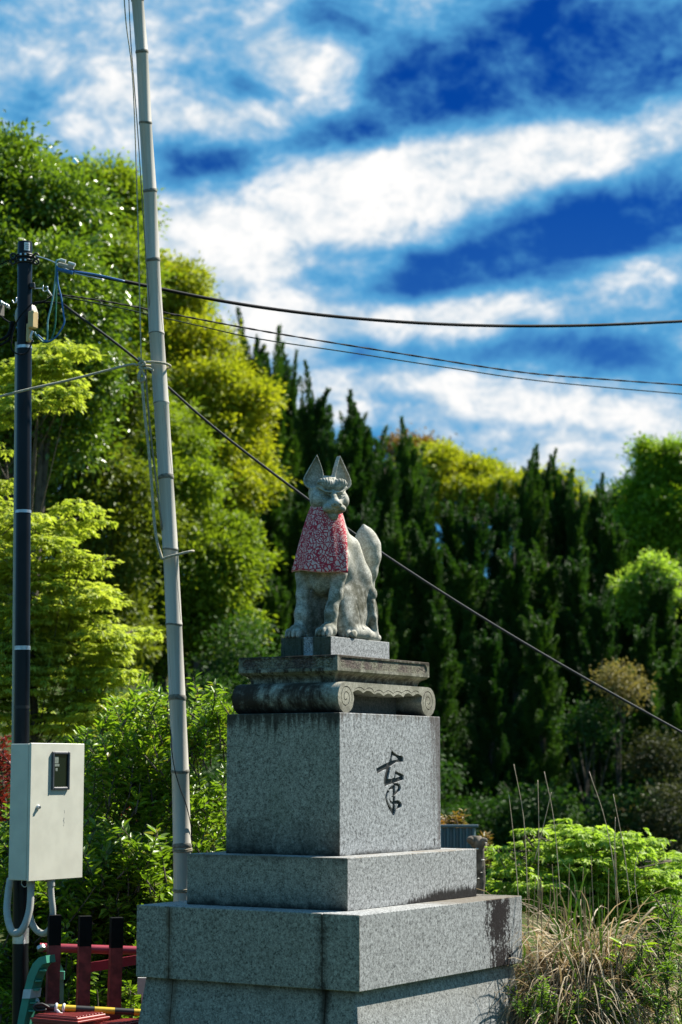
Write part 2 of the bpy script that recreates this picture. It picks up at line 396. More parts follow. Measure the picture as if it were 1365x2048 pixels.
# foot course: battered (flared) stones, then base course, both of three stones along the left face
def batter(x0, x1, fl0, fl1):
    zt, zb = .473, -.36; mb = MB(); hy = .949; d = .10
    xt0, xt1 = x0, x1; xb0 = x0 - (d if fl0 else 0); xb1 = x1 + (d if fl1 else 0)
    ring = lambda a, c, h, z: [(a, -h, z), (c, -h, z), (c, h, z), (a, h, z)]
    mb.rings([ring(xb0, xb1, hy + d, zb), ring(xt0, xt1, hy, zt)])
    return mb
for x0, x1, a, c in ((-.732, -.538, 1, 0), (-.533, .529, 0, 0), (.534, .732, 0, 1)):
    batter(x0, x1, a, c).build('foot_stone', M_foot, PED)
for x0, x1 in ((-.777, -.538), (-.533, .529), (.534, .777)):
    MB().box(((x0 + x1) / 2, 0, .682), ((x1 - x0) / 2, .996, .209), .004).build('base_stone', M_base, PED)
for xj in (-.5355, .5315):
    MB().box((xj, 0, .678), (.003, .990, .207)).box((xj, 0, .05), (.003, .945, .40)).build('mortar_joint', M_joint, PED)
MB().box((0, 0, 1.0405), (.567, .781, .1495), .004).build('step_stone', M_step, PED)
# main block with the carved character on its right face
def cr(x, y):            # zoomed crop of the character (730..830 x 1480..1650 at 12.05x) -> y, z on the face
    px, py = 730 + x / 12.05, 1480 + y / 12.05
    d = ray(px, py); n = Vector((math.cos(AZ), -math.sin(AZ), 0)); o = PED.location + n * .4055
    tt = (o - Vector((0, 0, EYE))).dot(n) / d.dot(n); w_ = Vector((0, 0, EYE)) + d * tt
    v_ = Vector((math.sin(AZ), math.cos(AZ), 0)); return ((w_ - PED.location).dot(v_), w_.z)
def poly(pts): return [cr(*q) for q in pts]
def cst(pts, wd): 
    s0 = stroke(pts, wd, 5); return [cr(*q) for q in s0]
CHAR = [
    poly([(275, 690), (430, 600), (560, 540), (680, 490), (800, 465), (930, 410), (930, 520), (900, 528), (800, 535), (740, 565), (640, 640), (330, 812), (300, 800)]),
    poly([(655, 240), (700, 290), (760, 335), (830, 375), (890, 372), (930, 410), (930, 480), (800, 470), (785, 440), (730, 390), (660, 370), (640, 372), (632, 300)]),
    poly([(655, 240), (662, 375), (652, 420), (650, 520), (590, 530), (615, 420), (632, 300)]),
    poly([(540, 540), (630, 640), (612, 700), (590, 820), (572, 930), (575, 1085), (520, 1130), (485, 1105), (462, 1040), (465, 940), (490, 820), (515, 720)]),
    poly([(565, 935), (640, 935), (700, 905), (740, 917), (850, 878), (940, 850), (940, 950), (905, 975), (790, 1015), (700, 1050), (600, 1080), (565, 1090)]),
    poly([(742, 735), (800, 775), (900, 815), (940, 850), (935, 900), (850, 880), (790, 845), (742, 820), (725, 815)]),
    poly([(742, 735), (745, 820), (735, 920), (690, 930), (700, 905), (720, 820)]),
    cst([(690, 1080), (770, 1070), (830, 1110), (825, 1190), (770, 1270), (690, 1360)], (70, 70, 72, 74, 66, 50)),
    cst([(585, 1190), (650, 1150), (700, 1130), (735, 1140)], (40, 80, 90, 40)),
    cst([(705, 1110), (705, 1250), (705, 1400), (705, 1560), (700, 1700), (690, 1815)], (60, 62, 66, 70, 90, 40)),
    cst([(575, 1215), (530, 1310), (515, 1400), (555, 1530), (610, 1640), (690, 1760)], (60, 46, 40, 52, 70, 80)),
    cst([(640, 1362), (690, 1365)], (30, 30)),
    cst([(605, 1410), (610, 1460), (650, 1505), (700, 1520), (790, 1495), (845, 1540), (830, 1600), (755, 1675)], (22, 34, 50, 70, 95, 90, 95, 20)),
]
mb = MB(); X = .4055; Y_, Zb, Zt = .6075, 1.19, 2.025; e = .004
# five plain sides with a small chamfer, sixth face carved
mb.add([(-X + e, -Y_, Zb), (X - e, -Y_, Zb), (X - e, -Y_, Zt - e), (-X + e, -Y_, Zt - e)], [(0, 1, 2, 3)])
mb.add([(-X + e, Y_, Zb), (X - e, Y_, Zb), (X - e, Y_, Zt - e), (-X + e, Y_, Zt - e)], [(3, 2, 1, 0)])
mb.add([(-X, -Y_ + e, Zb), (-X, Y_ - e, Zb), (-X, Y_ - e, Zt - e), (-X, -Y_ + e, Zt - e)], [(3, 2, 1, 0)])
mb.add([(-X + e, -Y_ + e, Zt), (X - e, -Y_ + e, Zt), (X - e, Y_ - e, Zt), (-X + e, Y_ - e, Zt)], [(0, 1, 2, 3)])
for sx in (-1, 1):
    for sy in (-1, 1):
        mb.add([(sx * X, sy * (Y_ - e), Zb), (sx * (X - e), sy * Y_, Zb), (sx * (X - e), sy * Y_, Zt - e), (sx * X, sy * (Y_ - e), Zt - e), (sx * (X - e), sy * (Y_ - e), Zt)], [(0, 1, 2, 3), (3, 2, 4)])
for s_ in (-1, 1):
    mb.add([(s_ * X, -Y_ + e, Zt - e), (s_ * X, Y_ - e, Zt - e), (s_ * (X - e), Y_ - e, Zt), (s_ * (X - e), -Y_ + e, Zt)], [(0, 1, 2, 3)])
    mb.add([(-X + e, s_ * Y_, Zt - e), (X - e, s_ * Y_, Zt - e), (X - e, s_ * (Y_ - e), Zt), (-X + e, s_ * (Y_ - e), Zt)], [(0, 1, 2, 3)])
outer = [(-Y_ + e, Zb), (Y_ - e, Zb), (Y_ - e, Zt - e), (-Y_ + e, Zt - e)]
carve(mb, outer, CHAR, .011, lambda a, c, d: (X - d, a, c))
blk = mb.build('character_block', [M_block, M_ink], PED)
blk['label'] = 'square granite block with a black carved cursive character on its right face'

# scroll table: extruded profile with volutes at both ends and a scalloped apron
HU, HV, Z0, Z1 = .382, .588, 2.025, 2.210
r_ = .0925
def prof():
    pts = []
    cx = HV - r_
    for k in range(13):                      # right roll, from top round to the inside foot
        a = math.pi / 2 - k * (math.pi * 1.30) / 12
        pts.append((cx + r_ * math.cos(a), Z0 + r_ + r_ * math.sin(a)))
    pts.append((cx - r_ * .98, Z0 + r_ * .95)); pts.append((cx - r_ * .86, Z0 + r_ * 1.30))
    N = 7; xa, xb = cx - r_ * .80, -(cx - r_ * .80)
    for i in range(N):
        for k in range(6):
            u_ = (i + k / 6) / N; xx = xa + (xb - xa) * u_
            ar = abs(math.sin(math.pi * k / 6)); pts.append((xx, Z1 - .062 + .017 * ar - (.010 if 2 <= i <= 4 else 0)))
    pts.append((xb, Z1 - .062))
    left = [(-x, z) for x, z in pts[:15]][::-1]
    return pts + left
PR = prof(); mb = MB(); n = len(PR)
mb.add([(-HU, y, z) for y, z in PR] + [(HU, y, z) for y, z in PR], [(i, (i + 1) % n, n + (i + 1) % n, n + i) for i in range(n)])
mb.add([(-HU, y, z) for y, z in PR], [tuple(range(n))])
GR = []
for sg in (-1, 1):
    c0 = sg * (HV - r_)
    sp = [(c0 - sg * math.cos(a * 1.0) * rr * .95, Z0 + r_ + math.sin(a) * rr) for a, rr in [(-.3 + k * .42, .074 * (1 - k / 34)) for k in range(30)]]
    GR.append(stroke(sp, [.006] * len(sp), 2))
N = 7; xa = -(HV - 2 * r_) + .006; arc = []
for i in range(N):
    for k in range(6):
        u_ = (i + k / 6) / N; arc.append((xa + (-2 * xa) * u_, Z1 - .045 + .017 * abs(math.sin(math.pi * k / 6)) - (.010 if 2 <= i <= 4 else 0)))
GR.append(stroke(arc, [.005] * len(arc), 1))
# spiral strokes are split in short pieces so that each carved polygon stays simple
G2 = []
for g in GR:
    h = len(g) // 2
    for i in range(0, h - 1, 3):
        j = min(i + 3, h - 1); G2.append(g[i:j + 1] + g[len(g) - 1 - j:len(g) - i])
carve(mb, PR, G2, .004, lambda a, c, d: (HU - d, a, c))
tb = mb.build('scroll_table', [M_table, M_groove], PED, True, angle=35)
tb['label'] = 'dark stained scroll-ended stone table with a scalloped apron'
MB().box((-.06, 0, Z0 + .06), (.26, .40, .0595)).build('inner_core', M_foot, PED)
# cap slab with recessed hammered panels
def rect(hx, hy, z): return [(-hx, -hy, z), (hx, -hy, z), (hx, hy, z), (-hx, hy, z)]
mb = MB()
mb.rings([rect(.303, .498, 2.205), rect(.303, .498, 2.222), rect(.306, .501, 2.235), rect(.314, .509, 2.247), rect(.327, .522, 2.256), rect(.338, .533, 2.260), rect(.3535, .5485, 2.272), rect(.3575, .5525, 2.276)], cap=False)
mb.rings([rect(.3575, .5525, 2.367), rect(.3545, .5495, 2.370)], cap=False)
mb.add(rect(.3545, .5495, 2.370), [(0, 1, 2, 3)])
def rrect(a, c, ra, zz0, zz1):
    return [(-a, zz0 + ra), (-a + ra, zz0), (a - ra, zz0), (a, zz0 + ra), (a, zz1 - ra), (a - ra, zz1), (-a + ra, zz1), (-a, zz1 - ra)]
for s_ in (-1, 1):
    carve(mb, [(-.5525, 2.276), (.5525, 2.276), (.5525, 2.367), (-.5525, 2.367)], [rrect(.525, 0, .022, 2.294, 2.357)], .006, lambda a, c, d, s_=s_: (s_ * (.3575 - d), a, c))
    carve(mb, [(-.3575, 2.276), (.3575, 2.276), (.3575, 2.367), (-.3575, 2.367)], [rrect(.330, 0, .022, 2.294, 2.357)], .006, lambda a, c, d, s_=s_: (a, s_ * (.5525 - d), c))
cp = mb.build('cap_slab', [M_cap, M_panel], PED)
cp['label'] = 'mossy stone cap slab with recessed hammered panels'
# ---------------------------------------------------------------- fox statue (signed-distance sculpting, meshed with surface nets)
class Sculpt:
    def __init__(s, lo, hi, h):
        s.lo = np.array(lo); s.h = h; s.n = np.ceil((np.array(hi) - s.lo) / h).astype(int) + 1
        s.D = np.full(s.n, 0.25, np.float32)
    def sub(s, lo, hi):
        a = np.clip(np.floor((np.array(lo) - s.lo) / s.h).astype(int), 0, s.n); b = np.clip(np.ceil((np.array(hi) - s.lo) / s.h).astype(int) + 1, 0, s.n)
        ax = [s.lo[i] + s.h * np.arange(a[i], b[i]) for i in range(3)]
        X, Y, Z = np.meshgrid(*ax, indexing='ij'); return tuple(slice(a[i], b[i]) for i in range(3)), np.stack([X, Y, Z], -1)
    def put(s, fn, lo, hi, k=.03, cut=False):
        m = k + .03; sl, Q = s.sub(np.array(lo) - m, np.array(hi) + m)
        if Q.size == 0: return
        d = fn(Q).astype(np.float32); o = s.D[sl]
        if cut: d = -d
        kk = max(k, 1e-4); hh = np.clip(kk - np.abs(o - d), 0, None) / kk
        s.D[sl] = (np.maximum(o, d) + hh * hh * kk * .25) if cut else (np.minimum(o, d) - hh * hh * kk * .25)
    def groove(s, fn, lo, hi, depth):
        sl, Q = s.sub(lo, hi); o = s.D[sl]; s.D[sl] = np.maximum(o, -np.maximum(fn(Q).astype(np.float32), -(o + depth)))
    def ell(s, c, r, k=.03, R=None, cut=False):
        c = np.array(c, float); r = np.array(r, float)
        def fn(Q):
            q = Q - c
            if R is not None: q = q @ R
            k0 = np.linalg.norm(q / r, axis=-1); k1 = np.linalg.norm(q / (r * r), axis=-1)
            return k0 * (k0 - 1) / np.maximum(k1, 1e-6)
        m = r.max() if R is not None else r
        s.put(fn, c - m, c + m, k, cut)
    def cap(s, a, b, ra, rb, k=.03, cut=False):
        a = np.array(a, float); b = np.array(b, float)
        def fn(Q):
            pa = Q - a; ba = b - a; t = np.clip((pa @ ba) / (ba @ ba), 0, 1)
            return np.linalg.norm(pa - t[..., None] * ba, axis=-1) - (ra + (rb - ra) * t)
        m = max(ra, rb); s.put(fn, np.minimum(a, b) - m, np.maximum(a, b) + m, k, cut)
    def chain(s, pts, k=.03, cut=False):
        for (a, ra), (b, rb) in zip(pts, pts[1:]): s.cap(a, b, ra, rb, k, cut)
    def mesh(s):
        D = s.D; n = D.shape; inside_ = D < 0
        cnt = np.zeros(tuple(q - 1 for q in n), np.int8)
        for i in (0, 1):
            for j in (0, 1):
                for k in (0, 1): cnt += inside_[i:n[0] - 1 + i, j:n[1] - 1 + j, k:n[2] - 1 + k]
        act = (cnt > 0) & (cnt < 8); idx = np.argwhere(act); vid = np.full(act.shape, -1, np.int64); vid[act] = np.arange(len(idx))
        acc = np.zeros((len(idx), 3)); num = np.zeros(len(idx))
        cor = [np.array((i, j, k)) for i in (0, 1) for j in (0, 1) for k in (0, 1)]
        for a in cor:
            for ax in range(3):
                if a[ax]: continue
                b = a.copy(); b[ax] = 1
                da = D[tuple((idx + a).T)]; db = D[tuple((idx + b).T)]; cr_ = (da < 0) != (db < 0)
                t_ = np.where(cr_, da / np.where(cr_, da - db, 1), 0)
                p = a + np.outer(t_, (b - a)); acc[cr_] += p[cr_]; num[cr_] += 1
        co = (idx + acc / np.maximum(num, 1)[:, None]) * s.h + s.lo
        quads = []
        for ax in range(3):
            u_, v_ = (ax + 1) % 3, (ax + 2) % 3
            lo_ = [slice(1, n[q] - 1) for q in range(3)]; lo_[ax] = slice(0, n[ax] - 1)
            hi_ = list(lo_); hi_[ax] = slice(1, n[ax])
            A = inside_[tuple(lo_)]; B = inside_[tuple(hi_)]
            e_ = np.argwhere(A != B); off = np.array([1, 1, 1]); off[ax] = 0; e_ = e_ + off
            flip = inside_[tuple(e_.T)]
            du = np.zeros(3, int); du[u_] = 1; dv = np.zeros(3, int); dv[v_] = 1
            q = np.stack([vid[tuple((e_ - du - dv).T)], vid[tuple((e_ - dv).T)], vid[tuple(e_.T)], vid[tuple((e_ - du).T)]], 1)
            q[~flip] = q[~flip][:, ::-1]; quads.append(q)
        q = np.concatenate(quads); q = q[(q >= 0).all(1)]
        return co, q

# local frame of the statue: x = its left side (towards the carved face), y = backwards, z up from the top of its plinth
FOXB = empty('fox_statue', (-.031, 12.4, 2.370), -AZ, 'seated grey stone fox statue with upright ears and raised tail on the pedestal', 'statue')
sc = Sculpt((-.24, -.42, -.005), (.24, .50, 1.20), .0052)
ZP = 0.0
def F(f, l, z): return (l, -f, z)
# trunk
sc.chain([(F(.105, 0, .72), .108), (F(.090, 0, .60), .132), (F(.04, 0, .47), .132), (F(-.07, 0, .32), .152), (F(-.12, 0, .18), .160)], .05)
sc.ell(F(.14, 0, .50), (.135, .115, .17), .05)                         # chest
sc.ell(F(.14, .0, .36), (.085, .10, .09), .05)
sc.chain([(F(.105, .0, .68), .105), (F(.122, .006, .80), .088)], .04)  # neck
sc.ell(F(-.17, 0, .15), (.14, .12, .16), .04)
for sg in (-1, 1):                                                     # haunches, hind legs, hind feet
    sc.ell(F(-.01, sg * .112, .18), (.062, .165, .185), .025)
    sc.ell(F(.05, sg * .115, .11), (.055, .12, .12), .03)
    sc.ell(F(-.165, sg * .158, .296), (.036, .040, .043), .004)
    sc.chain([(F(-.150, sg * .148, .245), .040), (F(-.17, sg * .155, .15), .036), (F(-.215, sg * .152, .05), .026)], .008)
    sc.ell(F(-.225, sg * .105, .165), (.05, .075, .15), .008)
    sc.chain([(F(.035, sg * .140, .045), .050), (F(-.10, sg * .145, .04), .044), (F(-.26, sg * .145, .022), .026)], .02)
    for q in range(4):
        l = sg * (.100 + q * .027); fo = .085 + (.012 if q in (1, 2) else 0)
        sc.ell(F(fo, l, .026), (.0135, .034, .027), .008)
# front legs and paws
for l0, l1, f0, f1, sg in ((-.112, -.100, .20, .255, -1), (.122, .108, .165, .235, 1)):
    sc.chain([(F(f0 - .03, l0 * .98, .50), .058), (F(f0, l0, .40), .050), (F(f0 + .02, (l0 + l1) / 2, .27), .040), (F(f1 - .012, l1, .18), .036), (F(f1 - .005, l1, .145), .040), (F(f1, l1, .09), .034), (F(f1 + .005, l1, .04), .038)], .022)
    sc.ell(F(f1 + .032, l1, .043), (.052, .062, .046), .016)
    for q in range(4):
        l = l1 + (-.0405 + q * .027); fo = f1 + .078 + (.010 if q in (1, 2) else 0)
        sc.ell(F(fo, l, .028), (.0132, .030, .030), .006)
        sc.ell(F(fo + .020, l, .012), (.009, .014, .014), .004)
for q in (-1, 1):
    sc.cap(F(-.03, q * .178, .06), F(.06, q * .172, .30), .004, .002, .008, cut=True)
# shoulder sweep and spine
sc.chain([(F(-.03, .075, .58), .075), (F(-.12, .09, .40), .075), (F(-.15, .10, .30), .06)], .05)
sc.chain([(F(-.03, -.075, .58), .075), (F(-.12, -.09, .40), .075), (F(-.15, -.10, .30), .06)], .05)
# tail
sc.chain([(F(-.22, .02, .10), .05), (F(-.315, .03, .24), .035), (F(-.350, .03, .36), .030), (F(-.352, .03, .46), .052), (F(-.348, .026, .56), .079), (F(-.340, .022, .63), .083), (F(-.325, .02, .69), .058), (F(-.306, .018, .755), .010)], .03)
# head frame: a = towards the viewer's right of its face, b = forward, c = up
YAW = math.radians(50); hf = np.array((math.sin(YAW), -math.cos(YAW), 0)); hl = np.array((math.cos(YAW), math.sin(YAW), 0)); hu = np.array((0, 0, 1.0))
tl = math.radians(-5); hf2 = hf * math.cos(tl) + hu * math.sin(tl); hu2 = hu * math.cos(tl) - hf * math.sin(tl)
RH = np.stack([hl, hf2, hu2], 1)                                      # columns: head axes
HC = np.array(F(.126, .020, .905))
def H(a, b_, c): return tuple(HC + RH @ np.array((a, b_, c)))
def rotd(yaw=0, roll=0, pitch=0):
    cy, sy, cr_, sr, cp_, sp_ = math.cos(yaw), math.sin(yaw), math.cos(roll), math.sin(roll), math.cos(pitch), math.sin(pitch)
    Rz = np.array([[cy, -sy, 0], [sy, cy, 0], [0, 0, 1]]); Ry = np.array([[cr_, 0, sr], [0, 1, 0], [-sr, 0, cr_]]); Rx = np.array([[1, 0, 0], [0, cp_, -sp_], [0, sp_, cp_]])
    return RH @ (Rz @ Ry @ Rx)
body_co, body_q = sc.mesh()
sc = Sculpt((-.20, -.36, .70), (.26, .12, 1.21), .0034)
sc.chain([(F(.110, .0, .66), .100), (F(.120, .010, .83), .086)], .03)
sc.ell(H(0, -.025, .012), (.117, .118, .110), .03, RH)
sc.ell(H(0, .015, -.045), (.114, .095, .078), .03, RH)
for sg in (-1, 1):
    sc.ell(H(sg * .070, .042, -.036), (.053, .056, .058), .02, RH)                          # cheeks
sc.chain([(H(0, .04, -.045), .078), (H(0, .128, -.072), .050)], .022)                        # muzzle
sc.ell(H(0, .055, .050), (.092, .056, .036), .02, RH)                                        # brow shelf
for sg in (-1, 1):
    sc.ell(H(sg * .054, .116, -.012), (.044, .036, .018), .006, rotd(roll=sg * -.36), cut=True)   # eye hollows
    sc.ell(H(sg * .055, .078, -.016), (.036, .022, .0115), .003, rotd(roll=sg * -.36))            # lids
    sc.chain([(H(sg * .026, .100, -.022), .005), (H(sg * .060, .098, -.016), .0055), (H(sg * .092, .078, .008), .005)], .002, cut=True)
    sc.ell(H(sg * .046, .078, .060), (.054, .031, .042), .014, rotd(roll=sg * -.22, pitch=-.45))  # brow pads
    sc.chain([(H(sg * .012, .116, .012), .0065), (H(sg * .05, .110, .014), .0075), (H(sg * .096, .076, .046), .006)], .004)   # brow roll
    for q in range(5):
        x0 = .014 + q * .017
        def slab(Q, x0=x0, sg=sg, q=q):
            r = (Q - HC) @ RH; return np.maximum(np.abs(r[..., 0] * sg - x0 * (1 + 2.2 * (r[..., 2] - .05))) - .0022, np.maximum(np.abs(r[..., 2] - .078 - q * .002) - .030, .03 - r[..., 1]))
        sc.groove(slab, HC - .16, HC + .16, .0055)
    sc.chain([(H(sg * .004, .124, .026), .006), (H(sg * .05, .120, .028), .006), (H(sg * .094, .085, .060), .005)], .002, cut=True)
sc.cap(H(0, .135, .09), H(0, .128, .026), .005, .005, .003, cut=True)
for sg in (-1, 1): sc.chain([(H(sg * .013, .116, .020), .004), (H(sg * .011, .122, -.016), .0045)], .003)
sc.chain([(H(0, .092, .018), .012), (H(0, .134, -.024), .017), (H(0, .180, -.060), .024)], .008)          # nose bridge
sc.ell(H(0, .180, -.066), (.035, .022, .019), .008, RH)
for sg in (-1, 1):
    sc.ell(H(sg * .042, .132, -.090), (.032, .046, .027), .010, RH)                          # jowls
    sc.ell(H(sg * .017, .199, -.072), (.008, .011, .007), .003, RH, cut=True)
    sc.chain([(H(sg * .006, .172, -.108), .007), (H(sg * .052, .138, -.116), .0075), (H(sg * .096, .062, -.090), .006)], .004, cut=True)
    sc.chain([(H(sg * .060, .120, -.060), .0035), (H(sg * .085, .085, -.062), .0035)], .003, cut=True)
sc.cap(H(0, .205, -.080), H(0, .180, -.110), .004, .005, .003, cut=True)
sc.chain([(H(0, .04, -.105), .056), (H(0, .112, -.134), .034)], .014)                        # chin
for sg in (-1, 1):
    sc.chain([(H(sg * .085, .03, -.112), .005), (H(sg * .03, .08, -.145), .004)], .004, cut=True)
# ears: pointed leaf shapes, round below and sharp above, with a hollow front
for sg in (-1, 1):
    Re = rotd(yaw=sg * -.34, roll=sg * -.06, pitch=.10); ce = np.array(H(sg * .090, -.020, .092))
    def leafsd(Q, wd, up_, dn, th, c, Re=Re):
        q = (Q - c) @ Re; x_, y_, z_ = q[..., 0], q[..., 1], q[..., 2]; x_ = x_ + sg * .10 * z_ - sg * .9 * z_ * np.abs(z_) * .5
        hi_ = (np.abs(x_) - wd * (1 - np.clip(z_ / up_, 0, 1.4) ** 1.25)) * .92
        lo_ = np.hypot(x_, z_ * wd / dn) - wd
        return np.maximum(np.where(z_ > 0, hi_, lo_), np.abs(y_) - th)
    sc.put(lambda Q: leafsd(Q, .066, .160, .062, .020, ce), ce - .19, ce + .19, .010)
    ci = ce + Re @ np.array((0, .026, .004))
    sc.put(lambda Q: leafsd(Q, .056, .145, .054, .033, ci), ce - .19, ce + .19, .004, cut=True)
head_co, head_q = sc.mesh()
# a light smoothing pass keeps the chisel lines but removes the grid
def smooth_v(co, q, it=2, lam=.45):
    for _ in range(it):
        acc = np.zeros_like(co); cnt = np.zeros(len(co))
        for i in range(4):
            a, b_ = q[:, i], q[:, (i + 1) % 4]
            np.add.at(acc, a, co[b_]); np.add.at(cnt, a, 1); np.add.at(acc, b_, co[a]); np.add.at(cnt, b_, 1)
        co = co + lam * (acc / np.maximum(cnt, 1)[:, None] - co)
    return co
body_co = smooth_v(body_co, body_q, 1, .4); head_co = smooth_v(head_co, head_q, 1, .3)
co_ = np.concatenate([body_co, head_co]); q_ = np.concatenate([body_q, head_q + len(body_co)]); co_[:, 2] += .126
fox_me = mesh_arrays('body', co_, q_.ravel(), np.arange(len(q_)) * 4, np.full(len(q_), 4))
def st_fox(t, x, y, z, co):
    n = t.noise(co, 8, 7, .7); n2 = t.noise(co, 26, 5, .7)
    geo = t.new('ShaderNodeNewGeometry'); nz = t.sep(S(t.nt, geo.outputs['Normal']))[2]  # nz darkens surfaces that face down
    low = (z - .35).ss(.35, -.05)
    return [(n.ss(.42, .66) * .45, (.22, .21, .14)), ((n2 * .6 + n * .5).ss(.58, .74) * .5, (.08, .08, .05)), (z.ss(.60, .42) * y.ss(-.12, -.02) * x.abs().ss(.06, .11) * (z - .19).ss(.0, .06) * (n * .5 + n2 * .4).ss(.28, .52) * .8, (.055, .052, .032)), (low * (n * .7 + n2 * .4).ss(.46, .68) * .75, (.06, .06, .038)), (y.ss(.05, -.25) * (n2 * .5 + n * .6).ss(.46, .70) * .5, (.11, .11, .07)), (nz.ss(.0, -.5) * n.ss(.35, .6) * .35, (.07, .07, .05))]  # mossy flank patch also paints in the shade on the haunch
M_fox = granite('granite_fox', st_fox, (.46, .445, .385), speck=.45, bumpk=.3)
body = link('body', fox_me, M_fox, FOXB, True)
def st_plinth(t, x, y, z, co):
    left = y.ss(-.345, -.350); n = t.noise(co, 9, 6, .7); k = streak(t, x, z, 30, 2)
    keep = (x - .02).abs().ss(.025, .04)
    return [(left * (n * .5 + k * .6).ss(.30, .5) * .9 * keep, (.045, .05, .025)), (left * (k).ss(.5, .65) * keep * .7, BLK), (z.ss(.122, .126) * n * .6, (.12, .11, .07))]
M_plinth = granite('granite_plinth', st_plinth, (.33, .34, .335))
MB().box((0, 0, .063), (.182, .351, .063), .003).build('plinth', M_plinth, FOXB)

# bib: red cotton print tied round the neck, hanging over the chest
BIB = tag(empty('bib', (-.031, 12.4, 2.496), -AZ), 'red bib with pale flower print tied round the stone fox\'s neck', 'bib')
bm_, t, b = new_mat('red_flower_print'); co = t.coord('UV')
wv = t.noise(co, 9, 2); cw = t.comb(*[q + (t.noise(co, 40, 2) - .5) * .012 for q in t.sep(co)[:2]], 0.0)
v1 = t.voro(cw, 15); vc = t.voro(cw, 15, out='Color')
ring = (v1 * 40 + t.sep(vc)[0] * 6).sin().ss(-.5, .1)
pet = t.voro(cw, 44, 'DISTANCE_TO_EDGE').ss(.05, .11)
inf = v1.ss(.62, .56)
flower = inf * ring * pet
leafy = (1 - inf) * t.voro(cw, 36, 'DISTANCE_TO_EDGE').ss(.08, .15)
msk = (flower + leafy * .85).clamp() * .92
t.link(t.mix(msk, t.mix(wv, (.36, .026, .045), (.48, .045, .07)), t.mix(wv, (.66, .45, .41), (.78, .58, .52))), b.inputs['Base Color'])
b.inputs['Roughness'].default_value = .9; b.inputs['Specular IOR Level'].default_value = .15
t.link(t.bump(t.noise(co, 500, 2), .2, .001), b.inputs['Normal'])
nu, nv = 72, 30; V = []; UV = []
nk = Vector(F(.122, .004, .800)); 
for j in range(nv + 1):
    s_ = j / nv
    for i in range(nu + 1):
        u_ = i / nu; ph = math.radians(-112 + (180 + 34 * (1 - s_) ** 1.5) * u_)
        fold = math.sin(ph * 5.0 + .6) * .010 + math.sin(ph * 9 + 2.0) * .005 + math.exp(-((ph - .62) / .13) ** 2) * -.020 + math.exp(-((ph - .30) / .12) ** 2) * .012
        rad = .100 + .130 * s_ ** .85 + fold * s_ ** .8
        ellip = 1.0 - .10 * abs(math.sin(ph)) * s_
        drop = (.385 + .022 * math.sin(ph - .2) + .006 * math.sin(ph * 5)) * s_
        f_ = nk.y * -1 + (rad * math.cos(ph)) * ellip - .012 * s_; l_ = nk.x + rad * math.sin(ph) * .93
        zt_ = nk.z + .028 * (1 - s_) + .012 * math.cos(ph * 2) * (1 - s_)
        V.append((l_, -f_, zt_ - drop - .012 * (1 - abs(u_ - .5) * 2) * s_)); UV.append((u_ * .62, s_ * .42))
n1_ = nu + 1
fs = [(j * n1_ + i, j * n1_ + i + 1, (j + 1) * n1_ + i + 1, (j + 1) * n1_ + i) for j in range(nv) for i in range(nu)]
me = bpy.data.meshes.new('cloth'); me.from_pydata(V, [], fs); uvl = me.uv_layers.new(name='UVMap')
uvl.data.foreach_set('uv', [c for p in me.polygons for vi in p.vertices for c in UV[vi]])
clo = link('cloth', me, bm_, BIB, True)
sm = clo.modifiers.new('thick', 'SOLIDIFY'); sm.thickness = .004
M_hem = mat('bib_hem', (.55, .24, .20), .9)
hem = [V[nv * n1_ + i] for i in range(n1_)]
MB().tube(hem, .004, 5).build('hem', M_hem, BIB, True)
MB().torus((nk.x, nk.y, nk.z + .026), .098, .006, n=30).build('neck_tie', M_hem, BIB, True)
# ---------------------------------------------------------------- utility pole, meter box, cables
M_pole = mat('black_steel_pole', (.006, .007, .009), .32, spec=.25, var=.25, scale=8)
M_cream = mat('cream_plastic', (.36, .345, .28), .55, var=.06)
M_box = mat('cream_enamel', (.55, .54, .45), .38, var=.06, scale=7)
M_boxdark = mat('box_seam', (.12, .11, .09), .7)
M_grey = mat('grey_conduit', (.36, .355, .32), .6, var=.08)
M_steel = mat('galvanised_steel', (.55, .57, .58), .35, .8, var=.2)
M_blackpl = mat('black_plastic', (.010, .010, .011), .45, var=.3)
M_cable = mat('black_cable', (.008, .009, .010), .75, 0, .15, var=.3)
M_bluec = mat('blue_cable', (.02, .12, .32), .45); M_greenc = mat('green_cable', (.015, .13, .07), .45); M_teal = mat('teal_cable', (.16, .34, .36), .5)
M_dgreen = mat('dark_green_wire', (.008, .025, .016), .8, 0, .1)
M_gcable = mat('grey_cable', (.022, .025, .028), .7, 0, .25)
M_tan = mat('tan_plastic', (.50, .36, .16), .5, var=.08)
M_white = mat('white_plastic', (.55, .56, .55), .5, var=.04)
M_label = mat('label_white', (.68, .70, .72), .5, var=.04); M_mark = mat('label_grey', (.30, .32, .35), .6)
M_glass, t, b = new_mat('dark_glass'); b.inputs['Base Color'].default_value = (.006, .012, .008, 1); b.inputs['Roughness'].default_value = .06
b.inputs['Specular IOR Level'].default_value = .6; t.link(t.bump(t.noise(t.coord(), 6, 2), .05, .01), b.inputs['Normal'])
M_lcd = mat('meter_face', (.16, .19, .16), .6, var=.2, scale=60)

